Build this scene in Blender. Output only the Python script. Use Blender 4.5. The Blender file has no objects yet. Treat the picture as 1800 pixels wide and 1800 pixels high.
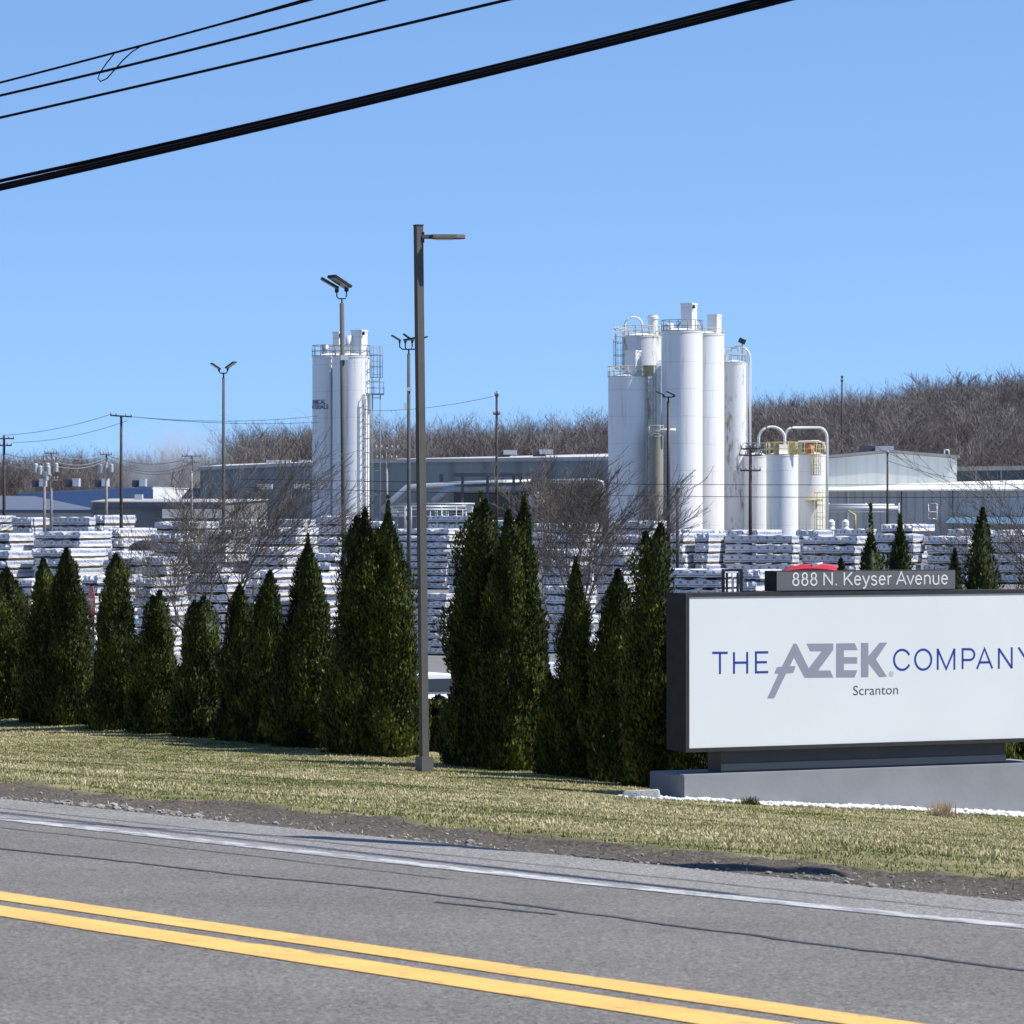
import bpy, bmesh, math, random
import numpy as np
from mathutils import Vector, Matrix
R = math.radians
SC = bpy.context.scene
COL = SC.collection
random.seed(7)
RNG = np.random.default_rng(11)

# ------------------------------------------------------------------ camera
cam_d = bpy.data.cameras.new("camera")
cam_d.sensor_width = 36; cam_d.lens = 140
cam_d.clip_start = 0.5; cam_d.clip_end = 6000
cam_d.dof.use_dof = True; cam_d.dof.focus_distance = 53; cam_d.dof.aperture_fstop = 16
cam = bpy.data.objects.new("camera", cam_d); COL.objects.link(cam)
cam.location = (0, 0, 0); cam.rotation_euler = (R(90), 0, 0)
SC.camera = cam
FP = 7000.0

# ------------------------------------------------------------------ light
SUN_EL, SUN_AZ = R(52), R(-10)          # azimuth measured from +X, towards the camera side
SDIR = Vector((math.cos(SUN_EL) * math.cos(SUN_AZ), math.cos(SUN_EL) * math.sin(SUN_AZ), math.sin(SUN_EL)))
sd = bpy.data.lights.new("sun", 'SUN'); sd.energy = 4.9; sd.angle = R(0.53); sd.color = (1.0, 0.965, 0.91)
sun = bpy.data.objects.new("sun", sd); COL.objects.link(sun)
sun.rotation_euler = (-SDIR).to_track_quat('-Z', 'Y').to_euler()
sun.location = (30, -10, 60)
world = bpy.data.worlds.new("World"); SC.world = world; world.use_nodes = True
wn, wl = world.node_tree.nodes, world.node_tree.links
sky = wn.new('ShaderNodeTexSky'); sky.sky_type = 'NISHITA'; sky.sun_disc = False
sky.sun_elevation = SUN_EL; sky.sun_rotation = R(100)
sky.altitude = 0; sky.air_density = 1.0; sky.dust_density = 0.0; sky.ozone_density = 7.0
tcw = wn.new('ShaderNodeTexCoord'); sepw = wn.new('ShaderNodeSeparateXYZ'); cbw = wn.new('ShaderNodeCombineXYZ'); mzw = wn.new('ShaderNodeMath'); mzw.operation = 'MULTIPLY_ADD'
wl.new(tcw.outputs['Generated'], sepw.inputs[0]); wl.new(sepw.outputs['X'], cbw.inputs['X']); wl.new(sepw.outputs['Y'], cbw.inputs['Y'])
wl.new(sepw.outputs['Z'], mzw.inputs[0]); mzw.inputs[1].default_value = 1.15; mzw.inputs[2].default_value = .155   # skips the yellowish band at the horizon
m2w = wn.new('ShaderNodeMath'); m2w.operation = 'SUBTRACT'; m2w.use_clamp = True; wl.new(sepw.outputs['Z'], m2w.inputs[0]); m2w.inputs[1].default_value = .14
m3w = wn.new('ShaderNodeMath'); m3w.operation = 'MULTIPLY_ADD'; wl.new(m2w.outputs[0], m3w.inputs[0]); m3w.inputs[1].default_value = 12; wl.new(mzw.outputs[0], m3w.inputs[2])
wl.new(m3w.outputs[0], cbw.inputs['Z']); wl.new(cbw.outputs[0], sky.inputs['Vector'])
wn['Background'].inputs['Strength'].default_value = 0.147
wl.new(sky.outputs['Color'], wn['Background'].inputs['Color'])
SC.view_settings.view_transform = 'Standard'; SC.view_settings.look = 'None'
SC.view_settings.exposure = 0.4; SC.view_settings.gamma = 1
SC.cycles.max_bounces = 6; SC.cycles.diffuse_bounces = 3; SC.cycles.transparent_max_bounces = 6
SC.cycles.volume_step_rate = 2

# ------------------------------------------------------------------ helpers
def P(px, py, D):
    """point seen at photo pixel px,py standing D metres away"""
    return Vector(((px - 900) * D / FP, D, -(py - 900) * D / FP))
def XY(px, D): return ((px - 900) * D / FP, D)
def ZP(py, D): return -(py - 900) * D / FP

MATS = {}
def mat(name, col, rough=0.6, metal=0.0, var=0.0, vscale=3.0, bump=0.0, bscale=20.0, col2=None, spec=0.5, coord='Object', detail=4, stretch=None):
    if name in MATS: return MATS[name]
    m = bpy.data.materials.new(name); m.use_nodes = True
    nt = m.node_tree; n, l = nt.nodes, nt.links
    b = n['Principled BSDF']
    b.inputs['Roughness'].default_value = rough; b.inputs['Metallic'].default_value = metal
    b.inputs['Specular IOR Level'].default_value = spec
    b.inputs['Base Color'].default_value = (*col, 1)
    tc = n.new('ShaderNodeTexCoord'); src = tc.outputs[coord]
    if stretch:
        mp = n.new('ShaderNodeMapping'); mp.inputs['Scale'].default_value = stretch
        l.new(src, mp.inputs['Vector']); src = mp.outputs['Vector']
    if var > 0 or col2:
        t = n.new('ShaderNodeTexNoise'); t.inputs['Scale'].default_value = vscale; t.inputs['Detail'].default_value = detail
        l.new(src, t.inputs['Vector'])
        cr = n.new('ShaderNodeValToRGB')
        cr.color_ramp.elements[0].position = 0.32; cr.color_ramp.elements[1].position = 0.68
        c2 = col2 or tuple(min(1, c * (1 + var)) for c in col)
        c1 = col if col2 else tuple(c * (1 - var) for c in col)
        cr.color_ramp.elements[0].color = (*c1, 1); cr.color_ramp.elements[1].color = (*c2, 1)
        l.new(t.outputs['Fac'], cr.inputs['Fac']); l.new(cr.outputs['Color'], b.inputs['Base Color'])
    if bump > 0:
        t2 = n.new('ShaderNodeTexNoise'); t2.inputs['Scale'].default_value = bscale; t2.inputs['Detail'].default_value = 5
        l.new(src, t2.inputs['Vector'])
        bp = n.new('ShaderNodeBump'); bp.inputs['Strength'].default_value = bump; bp.inputs['Distance'].default_value = 0.02
        l.new(t2.outputs['Fac'], bp.inputs['Height']); l.new(bp.outputs['Normal'], b.inputs['Normal'])
    MATS[name] = m
    return m

class MB:
    """collects shapes, links them as one mesh object"""
    def __init__(s): s.v = []; s.f = []; s.smooth = []
    def add(s, vs, fs, sm=False):
        o = len(s.v); s.v += [tuple(v) for v in vs]
        for f in fs: s.f.append(tuple(i + o for i in f)); s.smooth.append(sm)
        return s
    def box(s, c, d, rot=None):
        hx, hy, hz = d[0] / 2, d[1] / 2, d[2] / 2
        vs = [Vector((x, y, z)) for x in (-hx, hx) for y in (-hy, hy) for z in (-hz, hz)]
        if rot is not None: vs = [rot @ v for v in vs]
        c = Vector(c); vs = [v + c for v in vs]
        return s.add(vs, [(0, 1, 3, 2), (4, 6, 7, 5), (0, 4, 5, 1), (2, 3, 7, 6), (0, 2, 6, 4), (1, 5, 7, 3)])
    def prism(s, pts, z0, z1):
        """vertical prism over a footprint; z may be lists"""
        n = len(pts)
        z0 = z0 if isinstance(z0, (list, tuple)) else [z0] * n
        z1 = z1 if isinstance(z1, (list, tuple)) else [z1] * n
        vs = [(p[0], p[1], z) for p, z in zip(pts, z0)] + [(p[0], p[1], z) for p, z in zip(pts, z1)]
        fs = [(i, (i + 1) % n, n + (i + 1) % n, n + i) for i in range(n)]
        fs += [tuple(range(n - 1, -1, -1)), tuple(range(n, 2 * n))]
        return s.add(vs, fs)
    def tube(s, pts, r, n=8, cap=True):
        pts = [Vector(p) for p in pts]
        rs = r if isinstance(r, (list, tuple)) else [r] * len(pts)
        rings = []
        ref = None
        for i, p in enumerate(pts):
            d = (pts[min(i + 1, len(pts) - 1)] - pts[max(i - 1, 0)]).normalized()
            if ref is None or abs(ref.dot(d)) > .95: ref = Vector((0, 0, 1)) if abs(d.z) < .9 else Vector((1, 0, 0))
            a = d.cross(ref).normalized(); b = d.cross(a)
            rings.append([p + (a * math.cos(2 * math.pi * k / n) + b * math.sin(2 * math.pi * k / n)) * rs[i] for k in range(n)])
        vs = [v for ring in rings for v in ring]
        fs = [(i * n + k, i * n + (k + 1) % n, (i + 1) * n + (k + 1) % n, (i + 1) * n + k) for i in range(len(pts) - 1) for k in range(n)]
        s.add(vs, fs, True)
        if cap:
            o = len(s.v) - len(vs)
            s.f.append(tuple(o + k for k in range(n))[::-1]); s.smooth.append(False)
            s.f.append(tuple(o + (len(pts) - 1) * n + k for k in range(n))); s.smooth.append(False)
        return s
    def lathe(s, prof, c=(0, 0, 0), n=32):
        """profile of (radius, z) turned about a vertical axis"""
        for (ra, za), (rb, zb) in zip(prof[:-1], prof[1:]):
            vs = [(c[0] + r * math.cos(2 * math.pi * k / n), c[1] + r * math.sin(2 * math.pi * k / n), c[2] + z) for r, z in ((ra, za), (rb, zb)) for k in range(n)]
            s.add(vs, [(k, (k + 1) % n, n + (k + 1) % n, n + k) for k in range(n)], True)
        return s
    def build(s, name, m, parent=None, bevel=0, matrix=None):
        me = bpy.data.meshes.new(name); me.from_pydata(s.v, [], s.f)
        me.polygons.foreach_set('use_smooth', s.smooth)
        me.materials.append(m)
        if bevel:
            bm = bmesh.new(); bm.from_mesh(me)
            bmesh.ops.bevel(bm, geom=bm.edges[:], offset=bevel, segments=2, affect='EDGES', clamp_overlap=True)
            bm.to_mesh(me); bm.free()
        me.update()
        o = bpy.data.objects.new(name, me); COL.objects.link(o)
        if parent:
            o.parent = parent
            o.matrix_parent_inverse = Matrix.Identity(4)
        return o

def npmesh(name, V, F, m, parent=None, attr=None, smooth=False):
    """numpy arrays to a mesh; F is (n,k)"""
    me = bpy.data.meshes.new(name)
    n, k = F.shape
    me.vertices.add(len(V)); me.vertices.foreach_set('co', V.astype(np.float32).ravel())
    me.loops.add(n * k); me.loops.foreach_set('vertex_index', F.astype(np.int32).ravel())
    me.polygons.add(n); me.polygons.foreach_set('loop_start', np.arange(0, n * k, k, dtype=np.int32))
    me.polygons.foreach_set('loop_total', np.full(n, k, dtype=np.int32))
    if smooth: me.polygons.foreach_set('use_smooth', np.ones(n, dtype=bool))
    me.update(calc_edges=True)
    if attr is not None:
        a = me.attributes.new('tint', 'FLOAT', 'FACE'); a.data.foreach_set('value', attr.astype(np.float32))
    me.materials.append(m)
    o = bpy.data.objects.new(name, me); COL.objects.link(o)
    if parent: o.parent = parent
    return o

def tag(o, label=None, cat=None, group=None, kind=None):
    if label: o['label'] = label
    if cat: o['category'] = cat
    if group: o['group'] = group
    if kind: o['kind'] = kind
    return o
def thing(name, label, cat, loc=(0, 0, 0), rz=0, group=None):
    o = bpy.data.objects.new(name, None); COL.objects.link(o)
    o.location = loc; o.rotation_euler = (0, 0, rz); o.empty_display_size = .3
    return tag(o, label, cat, group)
def copy_tree(o, parent=None):
    c = o.copy(); COL.objects.link(c); c.parent = parent
    for ch in list(o.children): copy_tree(ch, c)
    return c
def link_copy(o, parent=None):
    c = o.copy(); COL.objects.link(c); c.parent = parent
    return c

_perm = np.random.default_rng(3).random((64, 64))
def vnoise(x, y):
    x = np.asarray(x, float); y = np.asarray(y, float)
    xi = np.floor(x).astype(int); yi = np.floor(y).astype(int); fx = x - xi; fy = y - yi
    fx = fx * fx * (3 - 2 * fx); fy = fy * fy * (3 - 2 * fy)
    g = lambda a, b: _perm[a % 64, b % 64]
    return (g(xi, yi) * (1 - fx) + g(xi + 1, yi) * fx) * (1 - fy) + (g(xi, yi + 1) * (1 - fx) + g(xi + 1, yi + 1) * fx) * fy
def fbm(x, y, o=4):
    s = 0; a = .5
    for k in range(o): s = s + a * vnoise(x * 2 ** k + 17 * k, y * 2 ** k + 5 * k); a *= .5
    return s

def text_mesh(name, body, m, parent, height, loc, rot, width=None, extrude=0.004, bend=None, bold=0.0):
    cu = bpy.data.curves.new(name, 'FONT'); cu.body = body; cu.size = 1; cu.extrude = 0; cu.offset = bold
    cu.resolution_u = 4
    t = bpy.data.objects.new(name, cu); COL.objects.link(t)
    dg = bpy.context.evaluated_depsgraph_get()
    me = bpy.data.meshes.new_from_object(t.evaluated_get(dg))
    bpy.data.objects.remove(t); bpy.data.curves.remove(cu)
    co = np.zeros(len(me.vertices) * 3, np.float32); me.vertices.foreach_get('co', co); co = co.reshape(-1, 3)
    co[:, 0] -= co[:, 0].min()
    cap = 0.70
    k = height / cap
    kx = (width / co[:, 0].max()) if width else k
    co[:, 0] *= kx; co[:, 1] *= k; co[:, 2] = extrude
    if bend:                                   # wrap round a cylinder: (radius, start angle)
        rad, a0 = bend
        a = a0 + co[:, 0] / rad
        co = np.stack([np.cos(a) * (rad + .03), np.sin(a) * (rad + .03), co[:, 1]], 1).astype(np.float32)
    me.vertices.foreach_set('co', co.ravel()); me.update()
    me.materials.clear(); me.materials.append(m); me.name = name
    o = bpy.data.objects.new(name, me); COL.objects.link(o)
    o.parent = parent; o.location = loc; o.rotation_euler = rot
    return o

# ------------------------------------------------------------------ road frame
# u = metres away from the yellow centre line (positive = far side), w = metres along the road (positive = right, nearer)
EU = Vector((0.8247, 0.5655)); EW = Vector((0.5655, -0.8247)); Y0 = 15.15
def uw(x, y): return (EU[0] * x + EU[1] * (y - Y0), EW[0] * x + EW[1] * (y - Y0))
def xy(u, w): return (EU[0] * u + EW[0] * w, Y0 + EU[1] * u + EW[1] * w)
def roadz(u, w): return -1.781 - 0.03 * u + 0.0128 * w
# lawn height = road plane + a smooth correction through known spots
ctrl = [(0, 1266, 71.7), (350, 1298, 66), (700, 1337, 60), (1150, 1370, 55.9), (1205, 1412, 52.0), (1130, 1404, 52.3), (1500, 1425, 53.3), (1800, 1434, 54.4),
        (-200, 1252, 74.5), (900, 1354, 57.6), (0, 1330, 46), (900, 1405, 38), (1500, 1470, 36)]
A_, b_ = [], []
for px, py, D in ctrl:
    x, y = XY(px, D); u, w = uw(x, y); c = ZP(py, D) - roadz(u, w); q = u - 5
    wt = 1.0 if D > 50 else 0.25
    A_.append([wt * q, wt * q * q / 20, wt * q * (w + 35) / 20, wt * q * q * (w + 35) / 400, wt * q * ((w + 35) / 20) ** 2]); b_.append(wt * c)
COEF = np.linalg.lstsq(np.array(A_), np.array(b_), rcond=None)[0]
def lawnz(u, w, fine=True):
    u = np.asarray(u, float); w = np.asarray(w, float)
    q = np.clip(u - 5, 0, 30); ww = np.clip(w, -75, -8) + 35
    z = roadz(u, w) + COEF[0] * q + COEF[1] * q * q / 20 + COEF[2] * q * ww / 20 + COEF[3] * q * q * ww / 400 + COEF[4] * q * (ww / 20) ** 2
    if fine:
        e = edge_u(w)
        lip = np.exp(-((u - e) / .35) ** 2) * .022 * (fbm(w * 1.3, u * 0 + 4) * 2)
        rough = np.clip(1 - np.abs(u - e) / 1.6, 0, 1) * (fbm(u * 4, w * 4) - .45) * .085 + (fbm(u * .7, w * .7) - .45) * .10 * np.clip((u - 5) / 3, 0, 1)
        z = z + np.clip((u - 4.8) / .25, 0, 1) * (lip + rough - .025 * (u < e))
    return z
def edge_u(w): return 5.85 + .75 * np.clip((-np.asarray(w) - 9) / 4, 0, 1) + 1.5 * (fbm(np.asarray(w) * .35 + 3, np.asarray(w) * 0 + 2.5) - .45) + .5 * (fbm(np.asarray(w) * 1.7, np.asarray(w) * 0 + 9) - .45)
HEDGE_U = 24.4
def backz(x, y):
    """lot, yard and hill beyond the hedge"""
    x = np.asarray(x, float); y = np.asarray(y, float)
    z = np.interp(y, [0, 60, 66, 78, 118, 185, 200, 300, 480, 560], [-4.2, -4.3, -4.75, -4.9, -5.1, -7.8, -7.6, -3.6, -3.6, -3.4])
    px = 900 + FP * x / np.maximum(y, 1)
    hill = np.interp(px, [-1200, 0, 330, 460, 1060, 1320, 1600, 1800, 3000], [-2, -1.5, -1, 2.2, 3.2, 6.5, 9, 12, 16])
    t = np.clip((y - 540) / 130, 0, 1); t = t * t * (3 - 2 * t)
    far = np.clip((y - 700) / 900, 0, 1)
    return z * (1 - t) + (hill + 12 * far) * t
def groundz(x, y):
    u, w = uw(x, y)
    a = lawnz(u, w); b = backz(x, y)
    t = np.clip((u - np.where(np.asarray(w) > -31, 31.0, 26.6)) / 7, 0, 1); t = t * t * (3 - 2 * t)
    return a * (1 - t) + b * t

# ------------------------------------------------------------------ ground materials
def asphalt_mat(name, base, wheel=True):
    m = bpy.data.materials.new(name); m.use_nodes = True; n, l = m.node_tree.nodes, m.node_tree.links
    b = n['Principled BSDF']; b.inputs['Roughness'].default_value = .85; b.inputs['Specular IOR Level'].default_value = .25
    tc = n.new('ShaderNodeTexCoord')
    v = n.new('ShaderNodeTexVoronoi'); v.inputs['Scale'].default_value = 75; l.new(tc.outputs['Object'], v.inputs['Vector'])
    f = n.new('ShaderNodeTexNoise'); f.inputs['Scale'].default_value = 60; f.inputs['Detail'].default_value = 4; f.inputs['Roughness'].default_value = .7; l.new(tc.outputs['Object'], f.inputs['Vector'])
    g = n.new('ShaderNodeTexNoise'); g.inputs['Scale'].default_value = .9; g.inputs['Detail'].default_value = 5; l.new(tc.outputs['Object'], g.inputs['Vector'])
    r1 = n.new('ShaderNodeMapRange'); r1.inputs['From Min'].default_value = .3; r1.inputs['From Max'].default_value = .7
    r1.inputs['To Min'].default_value = .42; r1.inputs['To Max'].default_value = 1.6; l.new(f.outputs['Fac'], r1.inputs['Value'])
    r2 = n.new('ShaderNodeMapRange'); r2.inputs['From Min'].default_value = .3; r2.inputs['From Max'].default_value = .7
    r2.inputs['To Min'].default_value = .9; r2.inputs['To Max'].default_value = 1.1; l.new(g.outputs['Fac'], r2.inputs['Value'])
    sep = n.new('ShaderNodeSeparateColor'); l.new(v.outputs['Color'], sep.inputs['Color'])
    r3 = n.new('ShaderNodeMapRange'); r3.inputs['To Min'].default_value = .6; r3.inputs['To Max'].default_value = 1.5; l.new(sep.outputs['Red'], r3.inputs['Value'])
    m1 = n.new('ShaderNodeMath'); m1.operation = 'MULTIPLY'; l.new(r1.outputs[0], m1.inputs[0]); l.new(r2.outputs[0], m1.inputs[1])
    m2 = n.new('ShaderNodeMath'); m2.operation = 'MULTIPLY'; l.new(m1.outputs[0], m2.inputs[0]); l.new(r3.outputs[0], m2.inputs[1])
    mix = n.new('ShaderNodeVectorMath'); mix.operation = 'SCALE'; mix.inputs[0].default_value = base; l.new(m2.outputs[0], mix.inputs['Scale'])
    l.new(mix.outputs[0], b.inputs['Base Color'])
    bp = n.new('ShaderNodeBump'); bp.inputs['Strength'].default_value = .5; bp.inputs['Distance'].default_value = .006
    l.new(f.outputs['Fac'], bp.inputs['Height']); l.new(bp.outputs['Normal'], b.inputs['Normal'])
    return m
M_ASPH = asphalt_mat('asphalt', (.148, .138, .125))
M_SHLD = asphalt_mat('worn_asphalt', (.21, .20, .185))
def paint_mat(name, col, wear):
    m = mat(name, col, .6, bump=.2, bscale=60)
    n, l = m.node_tree.nodes, m.node_tree.links; b = n['Principled BSDF']
    tc = n.new('ShaderNodeTexCoord'); t = n.new('ShaderNodeTexNoise'); t.inputs['Scale'].default_value = 9; t.inputs['Detail'].default_value = 9; t.inputs['Roughness'].default_value = .75
    mp = n.new('ShaderNodeMapping'); mp.inputs['Rotation'].default_value = (0, 0, math.atan2(EW[1], EW[0])); mp.inputs['Scale'].default_value = (.35, 1, 1)
    mp.vector_type = 'TEXTURE'; mp.inputs['Scale'].default_value = (3, 1, 1)
    l.new(tc.outputs['Object'], mp.inputs['Vector']); l.new(mp.outputs[0], t.inputs['Vector'])
    r = n.new('ShaderNodeMapRange'); r.inputs['From Min'].default_value = wear; r.inputs['From Max'].default_value = wear + .05; l.new(t.outputs['Fac'], r.inputs['Value'])
    t3 = n.new('ShaderNodeTexNoise'); t3.inputs['Scale'].default_value = 2.3; t3.inputs['Detail'].default_value = 8; l.new(tc.outputs['Object'], t3.inputs['Vector'])
    r3 = n.new('ShaderNodeMapRange'); r3.inputs['To Min'].default_value = .75; r3.inputs['To Max'].default_value = 1.2; l.new(t3.outputs['Fac'], r3.inputs['Value'])
    sc = n.new('ShaderNodeVectorMath'); sc.operation = 'SCALE'; sc.inputs[0].default_value = col; l.new(r3.outputs[0], sc.inputs['Scale'])
    mx = n.new('ShaderNodeMix'); mx.data_type = 'RGBA'; mx.inputs['A'].default_value = (*[.3 * c + .09 for c in col], 1)
    l.new(sc.outputs[0], mx.inputs['B']); l.new(r.outputs[0], mx.inputs['Factor']); l.new(mx.outputs['Result'], b.inputs['Base Color'])
    return m
M_YEL = paint_mat('yellow_paint', (.77, .455, .115), .375)
M_WHT = paint_mat('white_paint', (.50, .495, .475), .47)

def strip(name, u0, u1, w0, w1, dz, m, nu=2, nw=60, zf=None, wob=0, kind='structure'):
    us = np.linspace(0, 1, nu); ws = np.linspace(w0, w1, nw)
    W, U = np.meshgrid(ws, us, indexing='ij')
    if callable(u0): a, b = u0(W), u1(W)
    else: a, b = u0, u1
    U = a + (b - a) * U
    if wob: U = U + wob * (fbm(W * 6, U * 3) - .45)
    X, Y = xy(U, W); Z = (zf or roadz)(U, W) + dz
    V = np.stack([X, Y, Z], -1).reshape(-1, 3)
    i = np.arange(nw - 1)[:, None] * nu + np.arange(nu - 1)[None]
    F = np.stack([i, i + nu, i + nu + 1, i + 1], -1).reshape(-1, 4)
    return tag(npmesh(name, V, F, m, smooth=True), kind=kind)
strip('road', -5.6, 3.6, -140, 60, 0, M_ASPH)
strip('road_shoulder', 3.6, 4.86, -140, 60, 0.0, M_SHLD, nu=3, nw=400)
strip('road_shoulder', -8.0, -5.6, -140, 60, 0.0, M_SHLD)
strip('sky_block_bank', -150, -8.0, -260, 160, 0.0, mat('sky_block_brush', (.06, .055, .035), .95, var=.4, vscale=1), nu=60, nw=90, zf=lambda u, w: roadz(-8.0, np.clip(w, -60, 60)) - .35 * np.clip((-8 - u) / 3, 0, 1) + 26 * np.clip((-16 - u) / 90, 0, 1) ** 1.1)  # unseen slope behind the camera, raised to block low sky light
strip('center_line_marking', .10, .36, -140, 60, .004, M_YEL, nw=400, wob=.03)
strip('center_line_marking', -.365, -.065, -140, 60, .004, M_YEL, nw=400, wob=.03)
strip('edge_line_marking', lambda w: 3.44 + .007 * np.clip(w + 6.5, 0, 12) ** 2, lambda w: 3.63 + .007 * np.clip(w + 6.5, 0, 12) ** 2, -140, 60, .004, M_WHT, nw=600, wob=.05)
M_SEAL = mat('crack_sealant', (.055, .058, .07), .7, var=.35, vscale=6)
cu_ = lambda w: np.interp(w, [-60, -8, -3.4, 0.5, 20], [2.3, 2.02, 2.31, 2.18, 2.2]) + .16 * (fbm(np.asarray(w) * 1.1, np.asarray(w) * 0 + 1) - .45) + .07 * (fbm(np.asarray(w) * 7, np.asarray(w) * 0 + 6) - .45)
def seal(name, c, w0, w1, hw):
    strip(name, lambda w: c(w) - hw * (.6 + fbm(w * 3, w * 0 + 2)), lambda w: c(w) + hw * (.6 + fbm(w * 3.3, w * 0 + 8)), w0, w1, .004, M_SEAL, nw=700)
seal('crack_sealant', cu_, -60, 25, .019)
seal('crack_sealant', lambda w: 2.05 + .1 * (w + 3.2), -3.6, -2.7, .02)
seal('crack_sealant', lambda w: 3.05 + .10 * (fbm(w * .8, w * 0 + 3) - .5), -22, -5, .010)
seal('crack_sealant', lambda w: 4.2 + .06 * (fbm(w * .8, w * 0 + 5) - .5), -40, 10, .009)

# verge and lawn ground
def verge_mat():
    m = bpy.data.materials.new('verge_soil'); m.use_nodes = True; n, l = m.node_tree.nodes, m.node_tree.links
    b = n['Principled BSDF']; b.inputs['Roughness'].default_value = .95; b.inputs['Specular IOR Level'].default_value = .15
    at = n.new('ShaderNodeAttribute'); at.attribute_name = 'grassy'
    tc = n.new('ShaderNodeTexCoord')
    t = n.new('ShaderNodeTexNoise'); t.inputs['Scale'].default_value = 30; t.inputs['Detail'].default_value = 8; t.inputs['Roughness'].default_value = .7; l.new(tc.outputs['Object'], t.inputs['Vector'])
    d = n.new('ShaderNodeValToRGB'); e = d.color_ramp.elements; e[0].position = .35; e[1].position = .68
    e[0].color = (.038, .031, .025, 1); e[1].color = (.19, .168, .14, 1); l.new(t.outputs['Fac'], d.inputs['Fac'])
    t2 = n.new('ShaderNodeTexNoise'); t2.inputs['Scale'].default_value = 2.2; t2.inputs['Detail'].default_value = 7; l.new(tc.outputs['Object'], t2.inputs['Vector'])
    g = n.new('ShaderNodeValToRGB'); e = g.color_ramp.elements; e[0].position = .4; e[1].position = .62
    e[0].color = (.15, .155, .06, 1); e[1].color = (.30, .255, .14, 1); l.new(t2.outputs['Fac'], g.inputs['Fac'])
    mx = n.new('ShaderNodeMix'); mx.data_type = 'RGBA'; l.new(at.outputs['Fac'], mx.inputs['Factor']); l.new(d.outputs[0], mx.inputs['A']); l.new(g.outputs[0], mx.inputs['B'])
    l.new(mx.outputs['Result'], b.inputs['Base Color'])
    bp = n.new('ShaderNodeBump'); bp.inputs['Strength'].default_value = .8; bp.inputs['Distance'].default_value = .03; l.new(t.outputs['Fac'], bp.inputs['Height']); l.new(bp.outputs['Normal'], b.inputs['Normal'])
    return m
def heightgrid(name, us, ws, m, zoff=0):
    W, U = np.meshgrid(ws, us, indexing='ij'); X, Y = xy(U, W); Z = groundz(X, Y) + zoff
    V = np.stack([X, Y, Z], -1).reshape(-1, 3); nu, nw = len(us), len(ws)
    i = np.arange(nw - 1)[:, None] * nu + np.arange(nu - 1)[None]
    F = np.stack([i, i + nu, i + nu + 1, i + 1], -1).reshape(-1, 4)
    o = npmesh(name, V, F, m, smooth=True)
    a = o.data.attributes.new('grassy', 'FLOAT', 'POINT')
    a.data.foreach_set('value', np.clip((U - edge_u(W)) / .35 + .4 * (fbm(U * 3, W * 3) - .45), 0, 1).astype(np.float32).ravel())
    return tag(o, kind='structure')
us = np.concatenate([np.arange(4.85, 7.6, .05), np.arange(7.6, 34, .25)])
ws = np.concatenate([np.arange(-110, -58, .8), np.arange(-58, 6, .07), np.arange(6, 30, .8)])
heightgrid('lawn_ground', us, ws, verge_mat())

# lot, yard and hill beyond: one wide sheet
M_YARD = mat('yard_ground', (.16, .155, .15), .9, var=.25, vscale=.15)
ys = np.concatenate([np.arange(20, 130, 3.0), np.arange(130, 560, 9.0), np.arange(560, 1100, 18.0), np.linspace(1100, 4000, 14)])
xs = np.linspace(-1, 1, 91)
YY, XX = np.meshgrid(ys, xs, indexing='ij'); XX = XX * np.maximum(YY * .55, 110)
UU, WW = uw(XX, YY)
hid = (UU < 33.5)
ZZ = np.where(hid, np.minimum(groundz(XX, YY) - .6, -2.6 - .0 * UU), backz(XX, YY))
ZZ = np.where(UU < 12, -9.0, ZZ)
V = np.stack([XX, YY, ZZ], -1).reshape(-1, 3); i = np.arange(len(ys) - 1)[:, None] * 91 + np.arange(90)[None]
F = np.stack([i, i + 1, i + 92, i + 91], -1).reshape(-1, 4)
def yard_mat():
    m = bpy.data.materials.new('yard_and_hill'); m.use_nodes = True; n, l = m.node_tree.nodes, m.node_tree.links
    b = n['Principled BSDF']; b.inputs['Roughness'].default_value = .95
    tc = n.new('ShaderNodeTexCoord'); s = n.new('ShaderNodeSeparateXYZ'); l.new(tc.outputs['Object'], s.inputs[0])
    r = n.new('ShaderNodeMapRange'); r.inputs['From Min'].default_value = 480; r.inputs['From Max'].default_value = 540; l.new(s.outputs['Y'], r.inputs['Value'])
    t = n.new('ShaderNodeTexNoise'); t.inputs['Scale'].default_value = .6; t.inputs['Detail'].default_value = 8; l.new(tc.outputs['Object'], t.inputs['Vector'])
    a = n.new('ShaderNodeValToRGB'); a.color_ramp.elements[0].color = (.12, .12, .12, 1); a.color_ramp.elements[1].color = (.2, .195, .185, 1); l.new(t.outputs['Fac'], a.inputs['Fac'])
    c = n.new('ShaderNodeValToRGB'); c.color_ramp.elements[0].color = (.07, .055, .04, 1); c.color_ramp.elements[1].color = (.15, .115, .08, 1); l.new(t.outputs['Fac'], c.inputs['Fac'])
    mx = n.new('ShaderNodeMix'); mx.data_type = 'RGBA'; l.new(r.outputs[0], mx.inputs['Factor']); l.new(a.outputs[0], mx.inputs['A']); l.new(c.outputs[0], mx.inputs['B']); l.new(mx.outputs['Result'], b.inputs['Base Color'])
    return m
tag(npmesh('ground', V, F, yard_mat(), smooth=True), kind='structure')

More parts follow.
